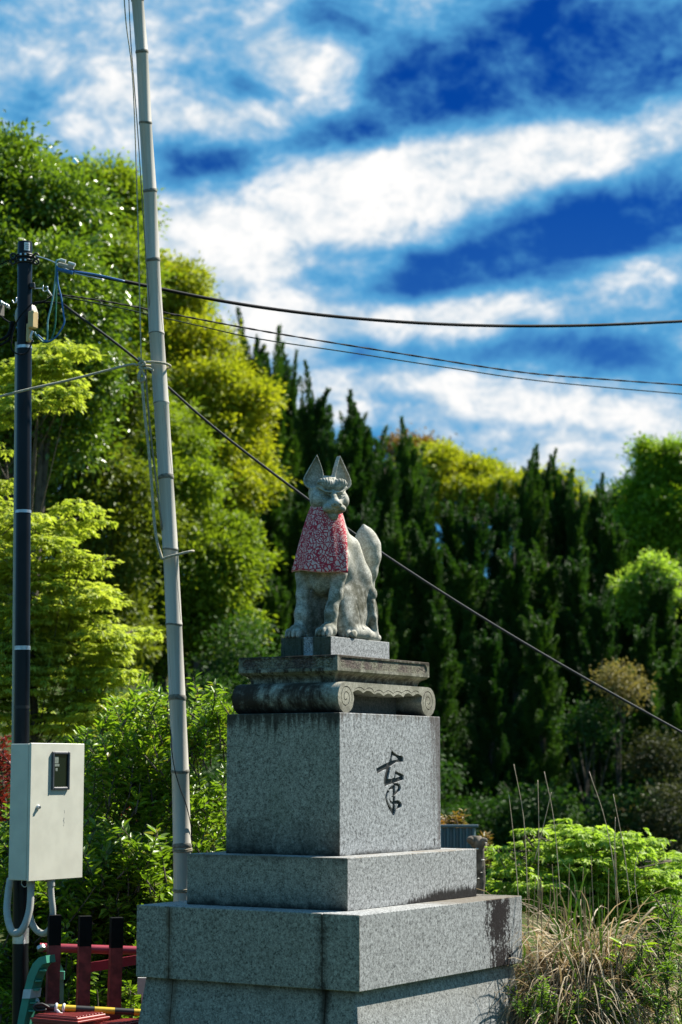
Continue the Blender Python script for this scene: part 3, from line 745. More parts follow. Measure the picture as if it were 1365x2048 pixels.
PY = 13.05
ptop, pbot = P(50.5, 484, PY), P(41.5, 1900, PY)
pdir = (ptop - pbot).normalized()
def pole_at(py):
    a, c = P(50.5, 484, PY), P(41.5, 1900, PY); t_ = (py - 484) / (1900 - 484); return a.lerp(c, t_)
POLE = empty('utility_pole', tuple(pole_at(2250)), 0, 'slim black steel utility pole with cream conduit at the left edge', 'utility pole')
O_ = POLE.location.copy()
def rel(p): return Vector(p) - O_
R0 = .0515
MB().tube([rel(pole_at(2250)), rel(pole_at(1316))], R0, 24).build('lower_tube', M_pole, POLE, True, angle=40)
MB().tube([rel(pole_at(1308)), rel(pole_at(706))], R0 * .975, 24).build('middle_tube', M_pole, POLE, True, angle=40)
MB().tube([rel(pole_at(1316)), rel(pole_at(1308))], R0 * 1.03, 24).build('joint_ring', M_steel, POLE, True, angle=40)
MB().tube([rel(pole_at(700)), rel(pole_at(488)), rel(pole_at(484))], [R0 * .95, R0 * .95, R0 * .9], 24).build('upper_tube', M_pole, POLE, True, angle=40)
MB().tube([rel(pole_at(706)), rel(pole_at(700))], R0 * 1.0, 24).build('joint_ring', M_steel, POLE, True, angle=40)
MB().tube([rel(pole_at(1042)), rel(pole_at(1036))], R0 * 1.03, 24).build('strap', M_steel, POLE, True, angle=40)
MB().tube([rel(pole_at(1432)), rel(pole_at(1426))], R0 * 1.04, 24).build('strap', M_blackpl, POLE, True, angle=40)
MB().tube([rel(pole_at(1887)), rel(pole_at(1858))], R0 * 1.035, 24).build('silver_sleeve', M_steel, POLE, True, angle=40)
# cream conduit behind the pole on its left, domed elbow on top
k = mpp(PY)
cpts = [rel(pole_at(y)) + Vector((-.049 + (y - 700) / 800 * -.004, .04, 0)) for y in (690, 900, 1200, 1500)]
MB().tube(cpts, .021, 12).build('conduit_pipe', M_cream, POLE, True, angle=40)
dome = rel(pole_at(628)) + Vector((0, .085, 0))
MB().lathe([(.0, .085), (.035, .075), (.062, .05), (.078, .01), (.080, -.03), (.074, -.055), (.02, -.062), (.0, -.062)], dome, 18).build('white_dome', M_cream, POLE, True, angle=50)
# sticker with faint printed marks, on the tube facing right-front
def on_tube(py, ang, r=R0 * .958): return rel(pole_at(py)) + Vector((math.sin(ang) * r, -math.cos(ang) * r, 0))
mb = MB(); seg = [(.05 + i * .14) for i in range(7)]
mb.rings([[on_tube(488, a, R0 * .965) for a in seg], [on_tube(505, a, R0 * .965) for a in seg]], False, False)
sticker = mb.build('label_sticker', M_label, POLE)
for yy, a0, a1 in ((492, .2, .75), (496, .3, .55), (496, .62, .8), (500, .25, .7)):
    MB().rings([[on_tube(yy, a, R0 * .975) for a in (a0, (a0 + a1) / 2, a1)], [on_tube(yy + 1.6, a, R0 * .975) for a in (a0, (a0 + a1) / 2, a1)]], False, False).build('print_mark', M_mark, sticker)
# clamp bracket with eyes
for yy in (512, 524):
    MB().torus(rel(pole_at(yy)), R0 * 1.04, .007, pdir, 24, 6).torus(rel(pole_at(yy + 4)), R0 * 1.04, .006, pdir, 24, 6).build('clamp_band', M_blackpl, POLE, True)
    for sx in (-1, 1):
        MB().torus(rel(pole_at(yy + 2)) + Vector((sx * .078, -.01, 0)), .017, .007, (0, 1, .2), 14, 6).build('eye_ring', M_blackpl, POLE, True)
    for sx in (-.35, .25):
        MB().lathe([(.0, 0), (.007, 0), (.007, .012), (0, .012)], on_tube(yy + 2, sx, R0 * 1.05), 8, Matrix.Rotation(math.pi / 2, 3, 'X')).build('bolt', M_steel, POLE)
# hook arm
hk = on_tube(577, 1.2, R0)
MB().box(rel(pole_at(577)) + Vector((.055, -.02, 0)), (.018, .02, .018), .004).build('arm_block', M_blackpl, POLE)
h0 = rel(P(68, 577, PY - .03)); h1 = rel(P(86, 577, PY - .03))
MB().tube([h0, h1], .0035, 6).tube(spline([rel(P(87, 571, PY - .03)), rel(P(86, 580, PY - .03)), rel(P(90, 583, PY - .03)), rel(P(96, 579, PY - .03)), rel(P(95, 573, PY - .03)), rel(P(91, 575, PY - .03))], 5), .004, 6).build('hook', M_steel, POLE, True)
MB().tube([rel(P(96, 580, PY - .03)), rel(P(104, 592, PY - .03))], .006, 6).build('insulator', M_white, POLE, True)
MB().tube(spline([rel(P(25, 600, PY + .1)), rel(P(28, 606, PY + .1)), rel(P(33, 603, PY + .1)), rel(P(33, 595, PY + .1))], 5), .005, 6).build('hook', M_steel, POLE, True)
# beige splice boxes
Mz = Matrix.Rotation(-AZ, 4, 'Z')
def rbox(mb, p, h, bev=.004): return mb.box((0, 0, 0), h, bev, Matrix.Translation(p) @ Mz)
rbox(MB(), rel(P(66.5, 640, PY - .09)), (.022, .030, .058), .006).build('terminal_cover', M_tan, POLE)
rbox(MB(), rel(P(59, 666, PY - .075)), (.012, .020, .062), .003).build('terminal_back', M_tan, POLE)
MB().tube(spline([rel(P(66, 662, PY - .11)), rel(P(62, 675, PY - .11)), rel(P(66, 684, PY - .1))], 5), .008, 7).build('terminal_lead', M_steel, POLE, True)

def cable(name, pts, r, m, label, cat='cable', group=None, sides=7, n=8, twist=0.0):
    w_ = [P(*q) for q in pts]; base = w_[0].copy(); q = spline([p - base for p in w_], n)
    mb = MB()
    if twist:
        for ph in (0, math.pi):
            qq = [p + Vector((0, math.cos(i * .9 + ph) * twist, math.sin(i * .9 + ph) * twist)) for i, p in enumerate(q)]
            mb.tube(qq, r, sides)
    else: mb.tube(q, r, sides)
    o = mb.build(name, m, None, True); o.location = base; return tag(o, label, cat, group)
cable('overhead_cable', [(145, 541, 12.9), (300, 573, 13.3), (450, 603, 13.7), (600, 625, 14.1), (750, 640, 14.5), (900, 649, 14.9), (1040, 652, 15.3), (1200, 650, 15.7), (1420, 640, 16.3)], .0125, M_cable, 'thick black overhead cable, topmost of the lines crossing the sky', group='overhead lines', n=8)
cable('overhead_wire', [(112, 588, 13.0), (230, 606, 13.3), (380, 635, 13.8), (560, 668, 14.3), (800, 707, 15.0), (1040, 744, 15.7), (1200, 758, 16.2), (1420, 774, 16.8)], .0045, M_cable, 'thin wavy black wire just below the thick overhead cable', group='overhead lines', n=20, twist=.0028)
cable('overhead_wire', [(115, 591, 13.05), (250, 618, 13.4), (400, 652, 13.9), (520, 678, 14.2), (700, 705, 14.8), (900, 736, 15.4), (1100, 764, 16.0), (1420, 793, 16.9)], .0045, M_dgreen, 'thinnest green wire, lowest of the three lines crossing the sky', group='overhead lines', n=8)
cable('service_cable', [(127, 609, 13.0), (270, 716, 13.1), (430, 856, 13.2), (610, 994, 13.3), (760, 1103, 13.35), (950, 1226, 13.4), (1150, 1345, 13.45), (1420, 1496, 13.5)], .0088, M_gcable, 'thick grey-black cable sloping down to the right behind the fox', n=6)
cable('messenger_wire', [(73, 512, 13.0), (90, 517, 12.98), (112, 526, 12.95), (150, 546, 12.9), (210, 560, 12.92)], .0045, M_steel, 'short steel wire from the pole clamp to the cable splice', 'wire')
cable('blue_cable', [(116, 537, 12.9), (135, 541, 12.9), (160, 545, 12.9), (200, 551, 12.91), (250, 563, 12.94)], .0075, M_bluec, 'blue cable lashed under the black overhead cable')
SPL = empty('cable_splice', tuple(P(135, 533, 12.9)), 0, 'white and blue splice clamp where the overhead cable ends by the pole', 'cable splice')
o2 = SPL.location.copy()
for a, c, m_, r in (((121, 520, 12.88), (132, 523, 12.88), M_white, .012), ((137, 526, 12.88), (151, 530, 12.88), M_white, .012), ((117, 528, 12.9), (148, 536, 12.9), M_grey, .014)):
    MB().tube([P(*a) - o2, P(*c) - o2], r, 8).build('clamp_sleeve', m_, SPL, True, angle=40)
MB().tube([P(116, 538, 12.89) - o2, P(146, 546, 12.89) - o2], .013, 8).build('blue_sleeve', M_bluec, SPL, True, angle=40)
# drip loops between splice and terminal box
cable('drip_loop', [(120, 519, 12.93), (113, 523, 12.92), (112, 545, 12.92), (111, 558, 12.92), (108, 585, 12.92), (103, 612, 12.92), (96, 643, 12.92), (95, 680, 12.93), (84, 682, 12.94), (74, 672, 12.95), (70, 664, 12.95)], .0055, M_teal, 'leftmost drip loop cable hanging beside the utility pole', group='drip loops')
cable('drip_loop', [(114, 530, 12.91), (113, 560, 12.91), (113, 590, 12.91), (112, 630, 12.91), (110, 655, 12.91), (102, 680, 12.92), (88, 685, 12.93), (74, 672, 12.94)], .0055, M_greenc, 'green drip loop cable, middle of the three beside the pole', group='drip loops')
cable('drip_loop', [(115, 532, 12.9), (116, 565, 12.9), (123, 595, 12.9), (127, 625, 12.9), (129, 645, 12.9), (120, 664, 12.9), (108, 678, 12.91), (93, 683, 12.92), (76, 670, 12.93)], .006, M_bluec, 'blue and black drip loop cable, rightmost of the three beside the pole', group='drip loops')
cable('drop_cable', [(105, 592, 12.95), (90, 602, 12.93), (68, 606, 12.92), (50, 622, 12.91), (36, 640, 12.92), (26, 668, 12.93), (24, 698, 12.93), (40, 709, 12.92), (56, 703, 12.92), (66, 680, 12.93)], .005, M_cable, 'black cable looping across the front of the pole below the dome', n=8)
cable('drop_cable', [(127, 609, 12.98), (110, 605, 12.97), (85, 605, 12.96), (66, 609, 12.95)], .006, M_cable, 'short black lead from the sloping cable to the pole')
for i, (dy, r, lab) in enumerate(((0, .011, 'thick black cable leaving the frame left of the pole, upper one'), (10, .008, 'black cable leaving the frame left of the pole, lower one'))):
    cable('side_cable', [(24 + i * 3, 643, 13.12), (20 + i * 2, 662 + dy, 13.1), (10, 676 + dy, 13.08), (-30, 692 + dy, 13.05)], r, M_cable, lab, group='cables leaving the frame on the left')
cable('side_wire', [(-20, 622, 13.3), (2, 633, 13.25), (12, 640, 13.2), (20, 645, 13.15)], .005, M_cable, 'thin black wire at the left edge beside the white dome', 'wire')
cable('side_wire', [(37, 517, 13.0), (15, 522, 13.0), (-20, 540, 13.0)], .0035, M_cable, 'thin wire running left from the top pole clamp', 'wire')
JB = empty('cable_closure', tuple(P(4, 615, 13.3)), 0, 'small steel cable closure cut by the left edge of the frame', 'cable clamp')
o3 = JB.location.copy()
for i in range(4): MB().torus(P(4 + i * 4.5, 606 + i * 2.4, 13.28) - o3, .015, .006, (1, .2, .5), 12, 6).build('coil_ring', M_steel, JB, True)
rbox(MB(), P(0, 622, 13.3) - o3, (.02, .03, .04), .006).build('closure_body', M_boxdark, JB)

# meter box, parallel to the pedestal's carved face
BX = empty('meter_box', tuple(P(55, 1763, 12.65)), -AZ, 'cream steel electric meter box with dark window mounted on the black pole', 'meter box')
Wb, Hb, Db = .532, .868, .150           # front runs along local +y, front normal is +x
tl_ = -.008
mb = MB(); mb.box((-Db / 2 - .014, Wb / 2, Hb / 2), (Db / 2, Wb / 2 - .004, Hb / 2 - .004), .004).build('case', M_box, BX)
MB().box((-.0115, Wb / 2, Hb / 2), (.002, Wb / 2 - .008, Hb / 2 - .008)).build('seal', M_boxdark, BX)
door = MB().box((.0005, Wb / 2, Hb / 2), (.0095, Wb / 2, Hb / 2), .003).build('door', M_box, BX)
WY0, WY1, WZ0, WZ1 = .198, .372, .570, .815
mb = MB(); bw = .018
fr = lambda a0, a1, c0, c1, x0, x1: mb.box(((x0 + x1) / 2, (a0 + a1) / 2, (c0 + c1) / 2), ((x1 - x0) / 2, (a1 - a0) / 2, (c1 - c0) / 2), .004)
fr(WY0, WY0 + bw, WZ0, WZ1, .010, .026); fr(WY1 - bw, WY1, WZ0, WZ1, .010, .026); fr(WY0 + bw, WY1 - bw, WZ0, WZ0 + bw, .010, .0245); fr(WY0 + bw, WY1 - bw, WZ1 - bw, WZ1, .010, .0245)
wf = mb.build('window_frame', mat('grey_rubber_frame', (.045, .05, .058), .5), door)
MB().box((.0125, (WY0 + WY1) / 2, (WZ0 + WZ1) / 2), (.0025, (WY1 - WY0) / 2 - bw, (WZ1 - WZ0) / 2 - bw)).build('window_pane', M_glass, door)
for yc, zc, hy, hz in ((.245, .762, .018, .022), (.250, .728, .022, .008), (.245, .700, .010, .010)):
    MB().box((.0156, yc, zc), (.0006, hy, hz)).build('meter_dial', M_lcd, door)
MB().lathe([(0, 0), (.016, 0), (.016, .006), (.011, .012), (.011, .018), (0, .018)], (.0100, .075, .462), 14, Matrix.Rotation(math.pi / 2, 3, 'Y')).build('lock', M_steel, door, True, angle=40)
MB().lathe([(0, 0), (.004, 0), (.004, .003), (0, .003)], (.0285, .075, .462), 8, Matrix.Rotation(math.pi / 2, 3, 'Y')).build('keyhole', M_blackpl, door)
M_scratch = mat('bare_scratch', (.23, .24, .22), .6)
for yc, zc, hy, hz in ((.335, .385, .003, .006), (.331, .372, .004, .005), (.337, .36, .0025, .006), (.339, .43, .0012, .010), (.334, .342, .0018, .006)):
    MB().box((.0103, yc, zc), (.0004, hy, hz)).build('scratch', M_scratch, door)
def brel(px, py, Y): return Matrix.Rotation(AZ, 3, 'Z') @ (P(px, py, Y) - BX.location)
def corr(name, pts, r):
    q = spline([brel(*p) for p in pts], 14); rr = [r * (1 + .07 * (i % 2)) for i in range(len(q))]
    MB().tube(q, rr, 12).build(name, M_grey, BX, True)
corr('flexible_conduit', [(62, 1758, 12.78), (62, 1790, 12.76), (59, 1822, 12.74), (50, 1850, 12.72), (38, 1866, 12.72), (24, 1862, 12.74), (15, 1830, 12.8), (16, 1795, 12.88), (21, 1758, 12.95)], .0225)
corr('flexible_conduit', [(101, 1752, 12.88), (103, 1790, 12.88), (106, 1822, 12.88), (104, 1850, 12.9), (92, 1866, 12.92), (78, 1864, 12.96), (66, 1850, 13.0), (60, 1830, 13.05)], .020)
for px, Y in ((62, 12.78), (102, 12.88)):
    MB().lathe([(0, 0), (.027, 0), (.027, .035), (.030, .035), (.030, .05), (0, .05)], brel(px, 1772, Y), 14).build('conduit_socket', M_grey, BX, True, angle=40)
MB().torus(brel(50, 1765, 12.8), .028, .003, (0, 1, 0), 16, 5).build('tie_loop', M_white, BX, True)

# ---------------------------------------------------------------- bamboo pole with ropes
bam, t, b = new_mat('weathered_bamboo'); co = t.coord('UV'); x, y, z = t.sep(co)
v = t.noise(t.comb(x * 26, y * 1.1, 0.0), 1.0, 5, .7); v2 = t.noise(t.comb(x * 7, y * .35, 4.0), 1.0, 4, .6); fine = t.noise(t.comb(x * 90, y * 8, 0), 1.0, 4, .7)
c = t.mix(v2.ss(.35, .65), (.50, .465, .395), (.37, .345, .29)); c = t.mix(fine.ss(.45, .75) * .35, c, (.26, .26, .24)); c = t.mix(v.ss(.62, .68) * .8, c, (.10, .095, .09))
t.link(c, b.inputs['Base Color']); b.inputs['Roughness'].default_value = .55; t.link(t.bump(fine, .15, .003), b.inputs['Normal'])
M_node = mat('bamboo_node', (.16, .15, .12), .8, var=.35, scale=60)
BP = [(262, -300, 27), (275.5, 0, 25.5), (284.5, 105, 25.5), (291.5, 247, 26), (300.5, 383, 27.5), (306, 521, 29), (313.5, 667, 30.5), (323, 806, 31), (332, 954, 30.5), (341.5, 1099, 31), (348.5, 1249, 32), (355, 1395, 33), (361, 1543, 34.5), (364.5, 1691, 35.5), (366, 1838, 36.5), (367, 2200, 37)]
BY = 12.95
BAM = empty('bamboo_pole', tuple(P(367, 2200, BY)), 0, 'tall weathered grey bamboo pole leaning behind the pedestal', 'bamboo pole')
ob = BAM.location.copy()
ctr = [(P(x_, y_, BY) - ob, w_ * mpp(BY) / 2) for x_, y_, w_ in BP]
sides = 20; V = []; UV = []; fs = []
rows = []; acc = 0
for (p0, r0), (p1, r1) in zip(ctr, ctr[1:]):
    for t_ in (0, .012, .03, .5, .965, .985):
        bul = {0: 1.06, .012: 1.05, .03: .985, .5: .985, .965: 1.0, .985: 1.05}[t_]
        rows.append((p0.lerp(p1, t_), (r0 + (r1 - r0) * t_) * bul, acc + t_ * (p1 - p0).length))
    acc += (p1 - p0).length
for p, r, h in rows:
    for k_ in range(sides + 1):
        a = 2 * math.pi * k_ / sides; V.append(tuple(p + Vector((math.cos(a), math.sin(a), 0)) * r)); UV.append((k_ / sides, h))
ns = sides + 1
fs = [(j * ns + i, (j + 1) * ns + i, (j + 1) * ns + i + 1, j * ns + i + 1) for j in range(len(rows) - 1) for i in range(sides)]
me = bpy.data.meshes.new('culm'); me.from_pydata(V, [], fs); ul = me.uv_layers.new(name='UVMap')
ul.data.foreach_set('uv', [c_ for p in me.polygons for vi in p.vertices for c_ in UV[vi]]); link('culm', me, bam, BAM, True)
rb_ = random.Random(3)
for p, r in ctr[1:-1]:
    kz = rb_.uniform(.5, 1.25); mb = MB(); mb.rings([[tuple(p + Vector((math.cos(2 * math.pi * k_ / 20), math.sin(2 * math.pi * k_ / 20), 0)) * r * (1 + (q - 1) * (.6 + .4 * kz)) + Vector((0, 0, dz * kz + .003 * math.sin(k_ * .6283 + kz * 9)))) for k_ in range(20)] for q, dz in ((1.0, -.014), (1.068, -.010), (1.075, .0), (1.085, .004), (1.02, .014))], False).build('node_ring', M_node, BAM, True)
# dark split along one internode, and the paint-dark lower crack
for (xa, ya, xb, yb) in ((317, 810, 335, 950), (302, 540, 316, 660), (338, 1110, 352, 1240)):
    MB().tube([P(xa + 12, ya, BY - .058) - ob, P(xb + 10, yb, BY - .060) - ob], .0016, 5).build('split_line', M_boxdark, BAM)
rm, t, b = new_mat('braided_rope'); n = t.noise(t.coord(), 160, 3); t.link(t.mix(n.ss(.35, .65), (.24, .21, .14), (.50, .46, .36)), b.inputs['Base Color']); b.inputs['Roughness'].default_value = .9
t.link(t.bump(n, .8, .004), b.inputs['Normal']); M_rope = rm
M_rope2 = mat('dark_rope', (.22, .19, .13), .9, var=.5, scale=150)
RY = 12.86
def rope(name, pts, r, m, label, n=8): return cable(name, pts, r, m, label, 'rope', 'ropes on the bamboo pole', 8, n)
rope('rope', [(-40, 803, 12.7), (60, 778, 12.75), (140, 760, 12.8), (210, 742, 12.83), (262, 729, RY), (275, 731, RY)], .0085, M_rope, 'pale rope pulled from the bamboo pole towards the left edge', 8)
rope('rope', [(275, 731, RY), (283, 725, RY), (305, 724, 12.86), (330, 727, 12.87), (341, 732, 12.92), (333, 736, 12.98), (312, 733, 13.03), (290, 730, 12.98), (280, 731, 12.9)], .0085, M_rope, 'pale rope looped once round the bamboo pole at the knot', 8)
rope('halyard', [(246, -60, RY), (252, 40, RY), (266, 160, RY), (275, 400, RY), (280, 600, RY), (283, 720, RY)], .0042, M_rope, 'thin halyard, left one of the two running up to the top', 8)
rope('halyard', [(256, -60, RY + .03), (262, 80, RY + .03), (275, 250, RY + .03), (290, 480, RY + .03), (297, 575, RY + .03), (300, 660, 12.97), (303, 720, 13.02)], .0035, M_rope2, 'thin dark halyard nearest the bamboo pole above the knot', 8)
rope('rope', [(284, 755, RY), (290, 830, RY), (297, 890, RY), (303, 960, RY), (308, 1030, RY), (314, 1080, RY), (325, 1119, RY)], .0095, M_rope, 'thick braided rope hanging from the knot down to the peg loop', 8)
rope('rope', [(291, 735, RY + .01), (295, 790, RY + .01), (301, 860, RY + .01), (310, 940, RY + .01), (320, 1020, RY + .02), (324, 1060, 12.93)], .0065, M_rope2, 'dark cord hanging between the thick rope and the bamboo pole', 8)
rope('rope', [(325, 1118, RY), (340, 1113, RY - .01), (360, 1108, RY - .01), (380, 1103, RY), (388, 1102, RY + .03)], .0085, M_rope, 'stiff rope end sticking out to the right across the bamboo', 8)
KN = empty('rope_knot', tuple(P(284, 740, RY)), 0, 'bundled pale knot hanging beside the bamboo pole', 'knot')
ok_ = KN.location.copy()
for a in ([(276, 727), (284, 732), (290, 727), (284, 722), (278, 729)], [(279, 733), (286, 745), (290, 757), (282, 764), (277, 755), (281, 742)], [(286, 735), (281, 748), (278, 760)], [(288, 737), (298, 737), (306, 741)], [(281, 720), (278, 716)]):
    MB().tube(spline([P(x_, y_, RY - .012 + .008 * (i % 2)) - ok_ for i, (x_, y_) in enumerate(a)], 5), .0095, 7).build('strand', M_rope, KN, True)
# wire spiralling round the foot of the bamboo
wl = [(343, 1400, BY + .03), (342, 1470, BY - .03), (348, 1530, BY - .068), (360, 1575, BY - .072), (373, 1610, BY - .068), (382, 1650, BY - .03), (385, 1685, BY + .02)]
cable('binding_wire', wl, .0032, M_cable, 'dark wire spiralling round the lower bamboo pole', 'wire')
for yy in (1700, 1780):
    q = pole = None
    cx = 365 + (yy - 1691) / 300; p0 = P(cx, yy, BY) - Vector((0, 0, 0)); rr = 18.3 * mpp(BY)
    mb = MB(); rs = []
    for i in range(40): a = i / 39 * 4 * math.pi; rs.append(Vector((math.cos(a) * rr, math.sin(a) * rr, -.010 + .020 * i / 39 + .006 * math.sin(a))))
    o = mb.tube(rs, .0055, 6).build('binding_rope', M_rope2, None, True); o.location = p0
    tag(o, 'dark rope lashing round the bamboo, ' + ('upper of the two' if yy == 1700 else 'lower of the two, just above the pedestal base'), 'rope', 'rope lashings at the bamboo foot')

# ---------------------------------------------------------------- red fence, crates, striped bar, green stand at the lower left
M_red = mat('dark_red_paint', (.20, .030, .028), .6, 0, .3, var=.45, scale=16, bump=.3); M_red2 = mat('red_pipe_paint', (.30, .035, .055), .4, var=.12, scale=9)
M_blackp = mat('black_paint', (.004, .004, .004), .7, 0, .12, var=.3)
FN = empty('red_fence', tuple(P(160, 2170, 12.9)), 0, 'red post fence with black post tops left of the pedestal', 'fence')
of = FN.location.copy()
for xt, xb, yt in ((110, 104, 1830), (171, 166, 1832), (234, 228, 1835)):
    a, m_, c = P(xt, yt, 12.85), P(xt - 1.7, yt + 60, 12.85), P(xb - 5, 2190, 12.85)
    hw = .0385
    def ring(p): return [p - of + (Matrix.Rotation(.30, 3, 'Z') @ Vector((sx * hw, sy * hw, 0))) for sx, sy in ((-1, -1), (1, -1), (1, 1), (-1, 1))]
    po = MB().rings([ring(c), ring(m_)]).build('post', M_red, FN)
    MB().rings([ring(m_), ring(a)]).build('black_top', M_blackp, po)
MB().tube([P(80, 1895, 13.0) - of, P(330, 1903, 13.15) - of], .0285, 14).build('pipe_rail', M_red2, FN, True, angle=40)
MB().tube([P(82, 1893, 12.97) - of, P(84, 1899, 12.96) - of], .03, 10).build('rail_end', M_steel, FN, True, angle=40)
a, c = P(172, 1936, 13.05) - of, P(310, 1914, 13.25) - of
mb = MB(); dv = (c - a).normalized(); nn = dv.cross(Vector((0, 1, 0))).normalized()
mb.rings([[q + nn * sx * .030 + Vector((0, 1, 0)) * sy * .012 for sx, sy in ((-1, -1), (1, -1), (1, 1), (-1, 1))] for q in (a, c)]).build('brace_bar', M_red2, FN)
# crates
M_crate = mat('red_plastic_crate', (.26, .030, .022), .45, var=.12, scale=20)
for i, (px, py, Y, wu_, wv_, lab) in enumerate(((156, 2041, 12.15, .37, .30, 'red plastic crate with ribbed lid, the left one'), (240, 2054, 12.2, .185, .28, 'red plastic crate with ribbed lid, partly hidden by the pedestal'))):
    cr_ = empty('plastic_crate', (0, 0, 0), -AZ, lab, 'crate', 'red plastic crates'); p = P(px, py, Y); cr_.location = (p.x, p.y, -.35); h = p.z + .35
    # local: front corner at origin, -x runs left, +y runs back
    MB().rings([[(x_, y_, z_) for x_, y_ in ((-wu_ + e_, e_), (-e_, e_), (-e_, wv_ - e_), (-wu_ + e_, wv_ - e_))] for z_, e_ in ((0, .035), (h - .035, .012), (h - .03, .004), (h - .018, .004))], True).build('tub', M_crate, cr_)
    lid = MB().box((-wu_ / 2, wv_ / 2, h - .012), (wu_ / 2 + .004, wv_ / 2 + .004, .006), .002).box((-wu_ / 2, wv_ / 2, h + .002), (wu_ / 2 - .014, wv_ / 2 - .014, .0085), .004).build('lid', M_crate, cr_)
    for j in range(9):
        MB().box((-wu_ / 2, .03 + j * (wv_ - .06) / 8, h + .0135), (wu_ / 2 - .03, .006, .004), .002).build('rib', M_crate, lid)
# striped bar
M_yel = mat('yellow_band', (.52, .37, .015), .45, var=.1); M_bb = mat('black_band', (.012, .012, .012), .5)
SB = empty('striped_bar', tuple(P(110, 2017, 12.42)), 0, 'yellow and black striped bar lying across the red crates', 'barrier bar')
os_ = SB.location.copy()
def bpt(px): f = (px - 110) / 164; return P(px, 2015 + 9.5 * f, 12.42 + .10 * f) - os_
for x0, x1, m_, nm in ((70, 112, M_bb, 'black_band'), (112, 152, M_yel, 'yellow_band'), (152, 189, M_bb, 'black_band'), (189, 230, M_yel, 'yellow_band'), (230, 268, M_bb, 'black_band'), (268, 300, M_yel, 'yellow_band')):
    MB().tube([bpt(x0 + .3), bpt(x1 - .3)], .0205, 14).build(nm, m_, SB, True, angle=40)
MB().tube(spline([bpt(100) + Vector((0, -.02, 0)), bpt(85) + Vector((0, -.03, .02)), bpt(70) + Vector((0, -.03, .005)), bpt(76) + Vector((0, -.03, -.02)), bpt(95) + Vector((0, -.03, -.012))], 6), .008, 8).build('rubber_strap', M_bb, SB, True)
for px in (113, 128): MB().torus(bpt(px), .021, .009, (1, 0, -.1), 14, 7).build('white_tie', M_white, SB, True)
MB().tube(spline([bpt(115) + Vector((0, -.02, -.012)), bpt(121) + Vector((0, -.035, -.025)), bpt(127) + Vector((0, -.03, -.03))], 5), [.010] * 6 + [.006] * 5, 7).build('tie_end', M_white, SB, True)
# green plastic stand
M_grn = mat('green_plastic', (.045, .25, .17), .5, var=.12, scale=10); M_tape = mat('white_tape', (.55, .57, .56), .5, var=.08)
GS = empty('plastic_stand', tuple(P(60, 2200, 12.7)), 0, 'green plastic arched stand leg with white tape beside the pole', 'stand')
og = GS.location.copy()
out_ = [(22, 2140), (36, 2040), (46, 1990), (56, 1950), (66, 1927), (78, 1915), (92, 1911)]
in_ = [(36, 2140), (50, 2040), (60, 1992), (70, 1956), (78, 1938), (85, 1929), (94, 1926)]
mb = MB(); F0 = [P(*q, 12.66) - og for q in out_]; F1 = [P(*q, 12.66) - og for q in in_]; bk = Vector((.045, .08, 0))
for A, B in zip(zip(F0, F1), zip(F0[1:], F1[1:])):
    pass
mb.rings([[a, c, c + bk * .2, c + bk, a + bk] for a, c in zip(F0, F1)], True).build('front_leg', M_grn, GS)
out2 = [(92, 1911), (108, 1913), (119, 1921), (127, 1938), (128, 1975), (127, 2060), (126, 2140)]; in2 = [(92, 1922), (106, 1924), (115, 1931), (119, 1944), (120, 1980), (119, 2060), (117, 2140)]
mb = MB(); mb.rings([[P(*a, 12.95) - og, P(*c, 12.95) - og, P(*c, 13.0) - og, P(*a, 13.0) - og] for a, c in zip(out2, in2)], True).build('rear_leg', M_grn, GS)
for (x_, y_) in ((66, 1962), (61, 1980), (56, 2006), (53, 2022), (75, 1941)):
    p = P(x_ + 4, y_, 12.66) - og; MB().box(p + Vector((.022, .03, 0)), (.020, .03, .004), 0).build('rib', M_grn, GS)
MB().box(P(124, 1951, 12.93) - og, (.018, .012, .028), .003).build('rib', M_grn, GS)
tp = [(44.5, 1997), (47.5, 1979), (63, 1979), (60, 1997)]; mb = MB()
pp = [P(*q, 12.645) - og for q in tp]; mb.add(pp + [q + bk * 1.15 for q in pp], [(0, 1, 2, 3), (1, 5, 6, 2), (3, 2, 6, 7), (0, 3, 7, 4)]).build('tape_wrap', M_tape, GS)
mb = MB(); fl = [P(*q, 12.72) - og for q in ((64, 1983), (72, 1988), (78, 2003), (77, 2014), (70, 2020), (68, 2000))]; mb.add(fl + [q + Vector((.004, .012, 0)) for q in fl], [tuple(range(6)), tuple(range(11, 5, -1))] + [(i, (i + 1) % 6, 6 + (i + 1) % 6, 6 + i) for i in range(6)]).build('tape_end', M_tape, GS)
# white board edge, behind the pedestal's left corner; blue-grey panel and stump behind its right side
wb = empty('white_board', tuple(P(281, 2120, 13.3)), 0, 'narrow white board edge peeping out beside the pedestal foot', 'board'); ow = wb.location.copy()
MB().box(P(286, 1972, 13.3) - ow, (.035, .008, .055), .002).build('panel', M_white, wb); MB().box(P(286, 2060, 13.3) - ow, (.012, .010, .235), .002).build('leg', M_steel, wb)
M_bg = mat('blue_grey_steel', (.085, .13, .155), .45, var=.1, scale=5)
CP = empty('corrugated_panel', tuple(P(900, 2000, 17.0)), 0, 'blue-grey corrugated metal panel behind the pedestal on the right', 'panel'); oc = CP.location.copy()
mb = MB(); top_ = []; bt = []
for i in range(61):
    px = 760 + i * 3.2; dd = (.012, .012, -.012, -.012)[i % 4]; q = P(px, 1656, 17.0) - oc; q.y += dd; top_.append(tuple(q)); bt.append((q.x, q.y, -.40 - oc.z))
